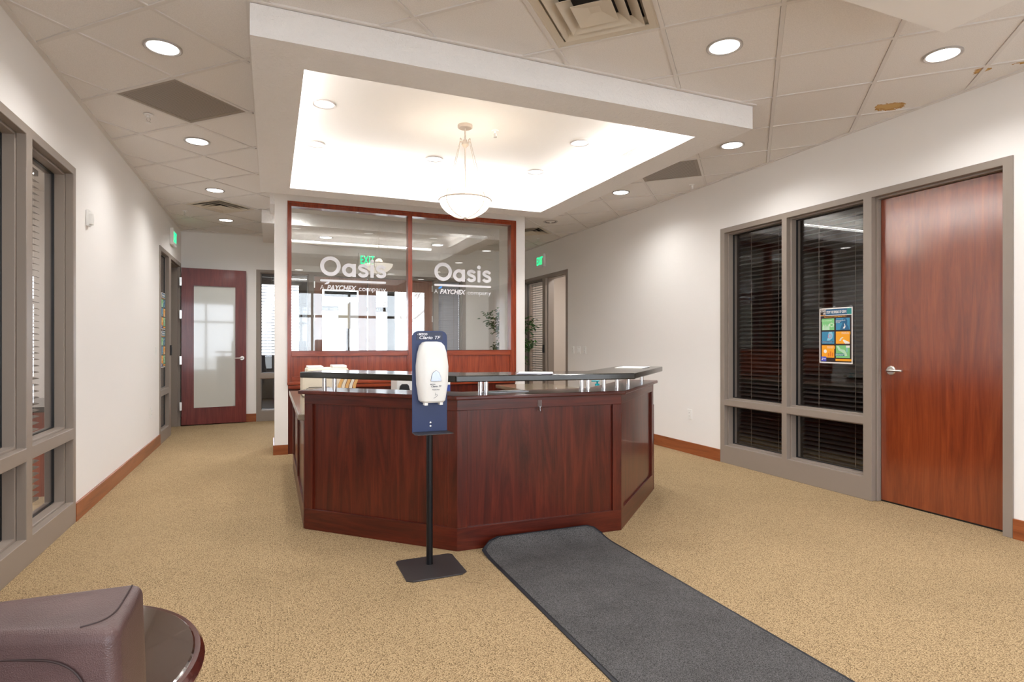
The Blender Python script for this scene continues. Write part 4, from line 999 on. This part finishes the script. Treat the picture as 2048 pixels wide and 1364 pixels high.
plate('wall_outlet', 'white wall outlet low on the right wall beside the office window', 'outlet', (XR, 5.331, 0.45), -pi/2, 'outlet')
plate('wall_jack', 'white wall plate next to the rear right doorway frame', 'wall plate', (XR, 8.115, 1.16), -pi/2, 'outlet', 0.075, 'wall plates on the right wall')
plate('wall_jack', 'middle and widest of three white wall plates on the right wall', 'wall plate', (XR, 7.93, 1.16), -pi/2, 'switch', 0.118, 'wall plates on the right wall')
plate('wall_jack', 'white wall plate of the trio nearest the desk', 'wall plate', (XR, 7.734, 1.16), -pi/2, 'outlet', 0.075, 'wall plates on the right wall')

for lab, loc, rz in (('black plate on the frame beside the open door', (XL + 0.012, 9.08, 1.17), pi/2), ('black plate on the frame by the ficus sidelight', (XR - 0.012, 9.155, 1.17), -pi/2)):
    t = thing('card_reader', lab, 'card reader', loc, rz, 'black plates on door frames')
    MB().box((-0.022, -0.022, -0.07), (0.022, 0, 0.07), 0.004).build('housing', M['black'], t)  # small black plate at door handle height, no card reader
    MB().box((-0.006, -0.0235, 0.045), (0.006, -0.0215, 0.05)).build('plate_strip', M['nickel'], t)
# ------------------------------------------------------------------ posters
PC_ = dict(green=rgb(126, 200, 130), blue=rgb(60, 140, 180), amber=rgb(246, 168, 30), navy=rgb(40, 92, 130), teal=rgb(44, 140, 140), black=rgb(46, 28, 28), cdc=rgb(70, 80, 200), white=rgb(240, 236, 232),
          pale=rgb(190, 226, 196), dkblue=rgb(34, 96, 138), skin=rgb(236, 236, 232), orange=rgb(226, 120, 20), lt=rgb(140, 200, 220))
PM = {k: mat('poster_' + k, v, 0.45) for k, v in PC_.items()}
def quad(t, nm, x0, x1, z0, z1, w, m, e=0.0004): return MB().box((x0, w - e, z0), (x1, w, z1)).build(nm, m, t)
def poly(t, nm, pts, w, m, e=0.0004): return MB().prism(pts, 0, e, fn=lambda c: Vector((c.x, w - c.z, c.y))).build(nm, m, t)
def poster(label, loc, rz, k=1.0, back=0.0):
    t = thing('poster', label, 'poster', loc, rz, 'germ prevention posters')
    t.scale = (k, k, k); w = -0.001
    quad(t, 'sheet', -0.16, 0.16, 0, 0.486, 0.0, PM['white'], 0.0008)
    quad(t, 'field', -0.15, 0.15, 0.012, 0.418, w, PM['black'])
    quad(t, 'header', -0.095, 0.15, 0.424, 0.476, w, PM['navy']); quad(t, 'header_end', 0.11, 0.15, 0.424, 0.476, w - 0.0004, PM['teal'])
    quad(t, 'badge', -0.15, -0.098, 0.424, 0.476, w, PM['black']); quad(t, 'badge_stripe', -0.15, -0.098, 0.420, 0.425, w - 0.0004, PM['amber'])
    w2 = w - 0.0006; w3 = w - 0.0011; w4 = w - 0.0015
    text('lettering', 'COVID', 0.024, PM['white'], t, (-0.147, w2, 0.453), width=0.046, bold=0.0006, ext=0.0003)
    text('lettering', '19', 0.026, PM['white'], t, (-0.122, w2, 0.429), width=0.02, bold=0.0006, ext=0.0003)
    text('lettering', 'STOP THE SPREAD OF GERMS', 0.032, PM['white'], t, (-0.088, w2, 0.438), width=0.192, bold=0.0007, ext=0.0003)
    text('lettering', 'Help prevent the spread of respiratory diseases like COVID-19', 0.011, PM['amber'], t, (-0.112, w2, 0.405), width=0.215, bold=0.0002, ext=0.0003)
    cells = [('green', -0.135, -0.012, 0.292, 0.394), ('blue', 0.004, 0.135, 0.292, 0.394), ('blue', -0.135, -0.012, 0.172, 0.278), ('amber', 0.004, 0.135, 0.172, 0.278), ('amber', -0.135, -0.012, 0.050, 0.158), ('green', 0.004, 0.135, 0.050, 0.158)]
    for c, a, b, c0, c1 in cells: quad(t, 'picture', a, b, c0, c1, w2, PM[c])
    quad(t, 'caption', -0.138, -0.03, 0.366, 0.386, w3, PM['green']); quad(t, 'caption', 0.0, 0.06, 0.352, 0.382, w3, PM['dkblue'])
    quad(t, 'caption', -0.14, -0.02, 0.182, 0.196, w3, PM['dkblue']); quad(t, 'caption', 0.055, 0.140, 0.252, 0.276, w3, PM['amber'])
    quad(t, 'caption', -0.085, -0.005, 0.128, 0.152, w3, PM['amber']); quad(t, 'caption', 0.0, 0.085, 0.066, 0.088, w3, PM['teal'])
    for (s_, x, z, wd) in (('Avoid close contact with people who are sick.', -0.132, 0.373, 0.096), ('Cover your cough or sneeze with a', 0.004, 0.372, 0.09), ('tissue, then throw the', 0.004, 0.363, 0.05), ('tissue in the trash.', 0.004, 0.354, 0.04),
                           ('Avoid touching your eyes, nose, and mouth.', -0.13, 0.186, 0.10), ('When in public, wear a', 0.058, 0.267, 0.07), ('face covering over your nose.', 0.058, 0.257, 0.07), ('Clean and disinfect', -0.082, 0.143, 0.066), ('touched objects.', -0.082, 0.133, 0.06),
                           ('Stay home when you are sick,', 0.004, 0.079, 0.074), ('except to get medical care.', 0.004, 0.070, 0.07)):
        text('lettering', s_, 0.008, PM['white'], t, (x, w4, z), width=wd, bold=0.0002, ext=0.0002)
    for cx in (-0.115, -0.095, -0.07): poly(t, 'figure', [(cx - 0.012, 0.294), (cx + 0.012, 0.294), (cx + 0.012, 0.322), (cx + 0.006, 0.33), (cx + 0.005, 0.342), (cx - 0.005, 0.342), (cx - 0.006, 0.33), (cx - 0.012, 0.322)], w3, PM['pale'])
    for k_ in range(7):
        a = 2*pi*k_/7; x, z = -0.037 + 0.02*cos(a), 0.337 + 0.015*sin(a); poly(t, 'droplet', [(x + 0.005*cos(b*pi/3), z + 0.006*sin(b*pi/3)) for b in range(6)], w3, PM['white'])
    poly(t, 'figure', [(0.045, 0.293), (0.13, 0.293), (0.122, 0.32), (0.11, 0.335), (0.112, 0.37), (0.10, 0.392), (0.078, 0.392), (0.066, 0.375), (0.064, 0.34), (0.052, 0.32)], w3, PM['dkblue'])
    poly(t, 'tissue', [(0.07, 0.303), (0.088, 0.303), (0.096, 0.32), (0.088, 0.345), (0.082, 0.345), (0.086, 0.325), (0.076, 0.315)], w4, PM['white'])
    poly(t, 'figure', [(-0.085, 0.20), (-0.06, 0.20), (-0.03, 0.22), (-0.024, 0.25), (-0.034, 0.276), (-0.062, 0.276), (-0.072, 0.255), (-0.07, 0.235)], w3, PM['lt'])
    ribbon(arc(-0.056, 0.238, 0.016, 0, 2*pi, 24)[:-1], 0.004, 0.0003, closed=True).build('ban_ring', mat('poster_pink', rgb(210, 90, 130), 0.5), t, (0, w4, 0))
    poly(t, 'mask', [(0.035, 0.198), (0.052, 0.198), (0.058, 0.212), (0.075, 0.228), (0.065, 0.23), (0.048, 0.22)], w3, PM['white'])
    poly(t, 'hand', [(0.07, 0.203), (0.08, 0.208), (0.105, 0.196), (0.132, 0.186), (0.132, 0.173), (0.092, 0.173), (0.078, 0.188)], w3, PM['white'])
    poly(t, 'spot', [(-0.10 + 0.015*cos(b*pi/8), 0.105 + 0.016*sin(b*pi/8)) for b in range(16)], w3, PM['white'])
    for x, h in ((-0.075, 0.03), (-0.055, 0.045), (-0.035, 0.035)): quad(t, 'object', x, x + 0.014, 0.06, 0.06 + h, w3, PM['orange'])
    poly(t, 'arm', [(0.01, 0.152), (0.03, 0.152), (0.05, 0.125), (0.085, 0.12), (0.105, 0.09), (0.112, 0.068), (0.09, 0.065), (0.07, 0.095), (0.03, 0.115)], w3, PM['pale'])
    quad(t, 'tap', 0.10, 0.134, 0.138, 0.156, w3, PM['white']); quad(t, 'water', 0.104, 0.112, 0.10, 0.138, w3, PM['lt'])
    quad(t, 'footer', 0.0, 0.15, 0.022, 0.040, w2, PM['amber'])
    b = MB().box((-0.142, w3 - 0.0004, 0.018), (-0.09, w3, 0.058), 0.0).build('agency_badge', PM['cdc'], t)
    text('lettering', 'CDC', 0.016, PM['white'], t, (-0.117, w4 - 0.0004, 0.034), width=0.024, bold=0.0004, ext=0.0002)
    poly(t, 'agency_mark', [(-0.136, 0.026), (-0.124, 0.03), (-0.120, 0.045), (-0.126, 0.052), (-0.128, 0.04), (-0.134, 0.036)], w4 - 0.0002, PM['white'])
    for x, z in ((-0.15, -0.006), (0.145, 0.492), (-0.15, 0.49), (-0.01, 0.492)):
        quad(t, 'tape', x - 0.014, x + 0.014, z - 0.012, z + 0.012, w - 0.0002, M['clear_plastic'], 0.0002)
    return t
poster('germ prevention poster taped to the pane beside the cherry office door', (XR + 0.099, -0 + 3.555, 1.088), -pi/2)
poster('upper germ prevention poster on the sidelight by the open door', (XL - 0.0325, 8.83, 1.447), pi/2, 1.0)
poster('lower germ prevention poster on the sidelight by the open door', (XL - 0.0325, 8.83, 0.945), pi/2, 1.0)
nt = thing('taped_notice', 'pale paper notices taped inside the glass of the rear entrance door', 'notice', (0, YB + 0.049, 0))
MB().box((1.06, -0.001, 1.52), (1.27, 0, 1.96)).build('sheet', M['buff'], nt); MB().box((1.24, -0.0022, 1.51), (1.40, -0.0012, 1.98)).build('sheet', M['paper'], nt)

# ------------------------------------------------------------------ ficus
fi = thing('potted_ficus', 'bushy green ficus standing behind the right white pillar', 'plant', (3.90, 9.45, 0))
MB().lathe([(0, 0), (0.15, 0), (0.19, 0.30), (0.20, 0.32), (0.18, 0.32), (0.17, 0.28), (0, 0.28)], n=28).build('pot', M['pot'], fi, smooth=True)
MB().tube([(0, 0, 0.28), (0.02, 0.01, 0.7), (-0.01, 0.0, 1.1), (0.03, 0.02, 1.6)], [0.022, 0.02, 0.016, 0.008], 8).build('trunk', M['bark'], fi, smooth=True)
rnd = random.Random(3); lb = MB(); lb2 = MB(); br = MB()
for k in range(34):
    z = 0.75 + 1.15 * rnd.random(); a = rnd.uniform(0, 2*pi); rr = (0.16 + 0.34 * sin(pi * min(1, max(0.1, (z - 0.6) / 1.55)))) * rnd.uniform(0.6, 1.05)
    p0 = Vector((0.01, 0.01, z - 0.15)); p1 = Vector((rr*cos(a), rr*sin(a), z + 0.16)); pm = (p0 + p1)/2 + Vector((0, 0, 0.08))
    br.tube([p0, pm, p1], [0.006, 0.004, 0.002], 5)
    for q in range(64):
        t = rnd.uniform(0.25, 1.08); c = p0*(1-t)**2 + pm*2*t*(1-t) + p1*t*t + Vector((rnd.gauss(0, .045), rnd.gauss(0, .045), rnd.gauss(0, .045) - 0.02))
        d = Vector((cos(a) + rnd.gauss(0, .7), sin(a) + rnd.gauss(0, .7), -0.5 + rnd.gauss(0, .4))).normalized(); s_ = d.cross(Vector((rnd.gauss(0, .3), rnd.gauss(0, .3), 1))).normalized()
        l_ = rnd.uniform(0.05, 0.085); w_ = l_ * 0.22; up = s_.cross(d) * 0.008; bm = (lb if rnd.random() < 0.65 else lb2).bm
        v = [bm.verts.new(x) for x in (c, c + d*l_*0.45 + s_*w_ + up, c + d*l_, c + d*l_*0.45 - s_*w_ + up, c + d*l_*0.5 - up)]
        bm.faces.new((v[0], v[1], v[4])); bm.faces.new((v[1], v[2], v[4])); bm.faces.new((v[0], v[4], v[3])); bm.faces.new((v[4], v[2], v[3]))
o = br.build('branches', M['bark'], fi); o['kind'] = 'stuff'
o = lb.build('foliage', M['leaf'], fi); o['kind'] = 'stuff'
o = lb2.build('foliage', M['leaf2'], fi); o['kind'] = 'stuff'

# ------------------------------------------------------------------ what stands in the left office and outdoors
od = thing('office_desk', 'cherry office desk with a dark curved top behind the left window blind', 'desk', (-2.3, 6.3, 0))
MB().prism([(-0.8, -0.5), (0.6, -0.5), (0.75, -0.2), (0.75, 0.5), (-0.8, 0.5)], 0.70, 0.745, 0.01).build('top', M['slab'], od)
MB().box((-0.75, -0.42, 0), (0.6, -0.38, 0.70)).build('modesty_panel', M['cherry2'], od)
MB().box((0.56, -0.38, 0), (0.60, 0.45, 0.70)).build('side_panel', M['cherry2'], od)
MB().box((-0.75, -0.38, 0), (-0.71, 0.45, 0.70)).build('side_panel', M['cherry2'], od)
blind('white blind on the outer window of the left office', (-5.2, 0, 0), pi/2, 3.52, 7.18, 0.9, 2.38, -0.05, M['blind_white'], pitch=0.06, tilt=10)
tr = thing('bare_tree', 'pale bare tree outside behind the rear entrance doors', 'tree', (3.4, 17.5, -0.14))
rt = random.Random(5); tbm = MB()
def branch(p, d, l, r, dep):
    q = p + d*l; mid = (p + q)/2 + Vector((rt.gauss(0, .04), rt.gauss(0, .04), 0))*l
    tbm.tube([p, mid, q], [r, r*0.85, r*0.65], 6)
    if dep == 0: return
    for k in range(3 if dep > 1 else 4):
        dd = (d + Vector((rt.gauss(0, .5), rt.gauss(0, .5), rt.gauss(0.12, .28)))).normalized(); branch(p + d*l*rt.uniform(0.55, 1), dd, l*rt.uniform(.6, .8), r*0.55, dep - 1)
branch(Vector((0, 0, 0)), Vector((0.03, 0, 1)).normalized(), 2.0, 0.13, 4)
M['bark_pale'] = mat('pale_bark', rgb(168, 160, 156), 0.9)
tbm.build('trunk', M['bark_pale'], tr)
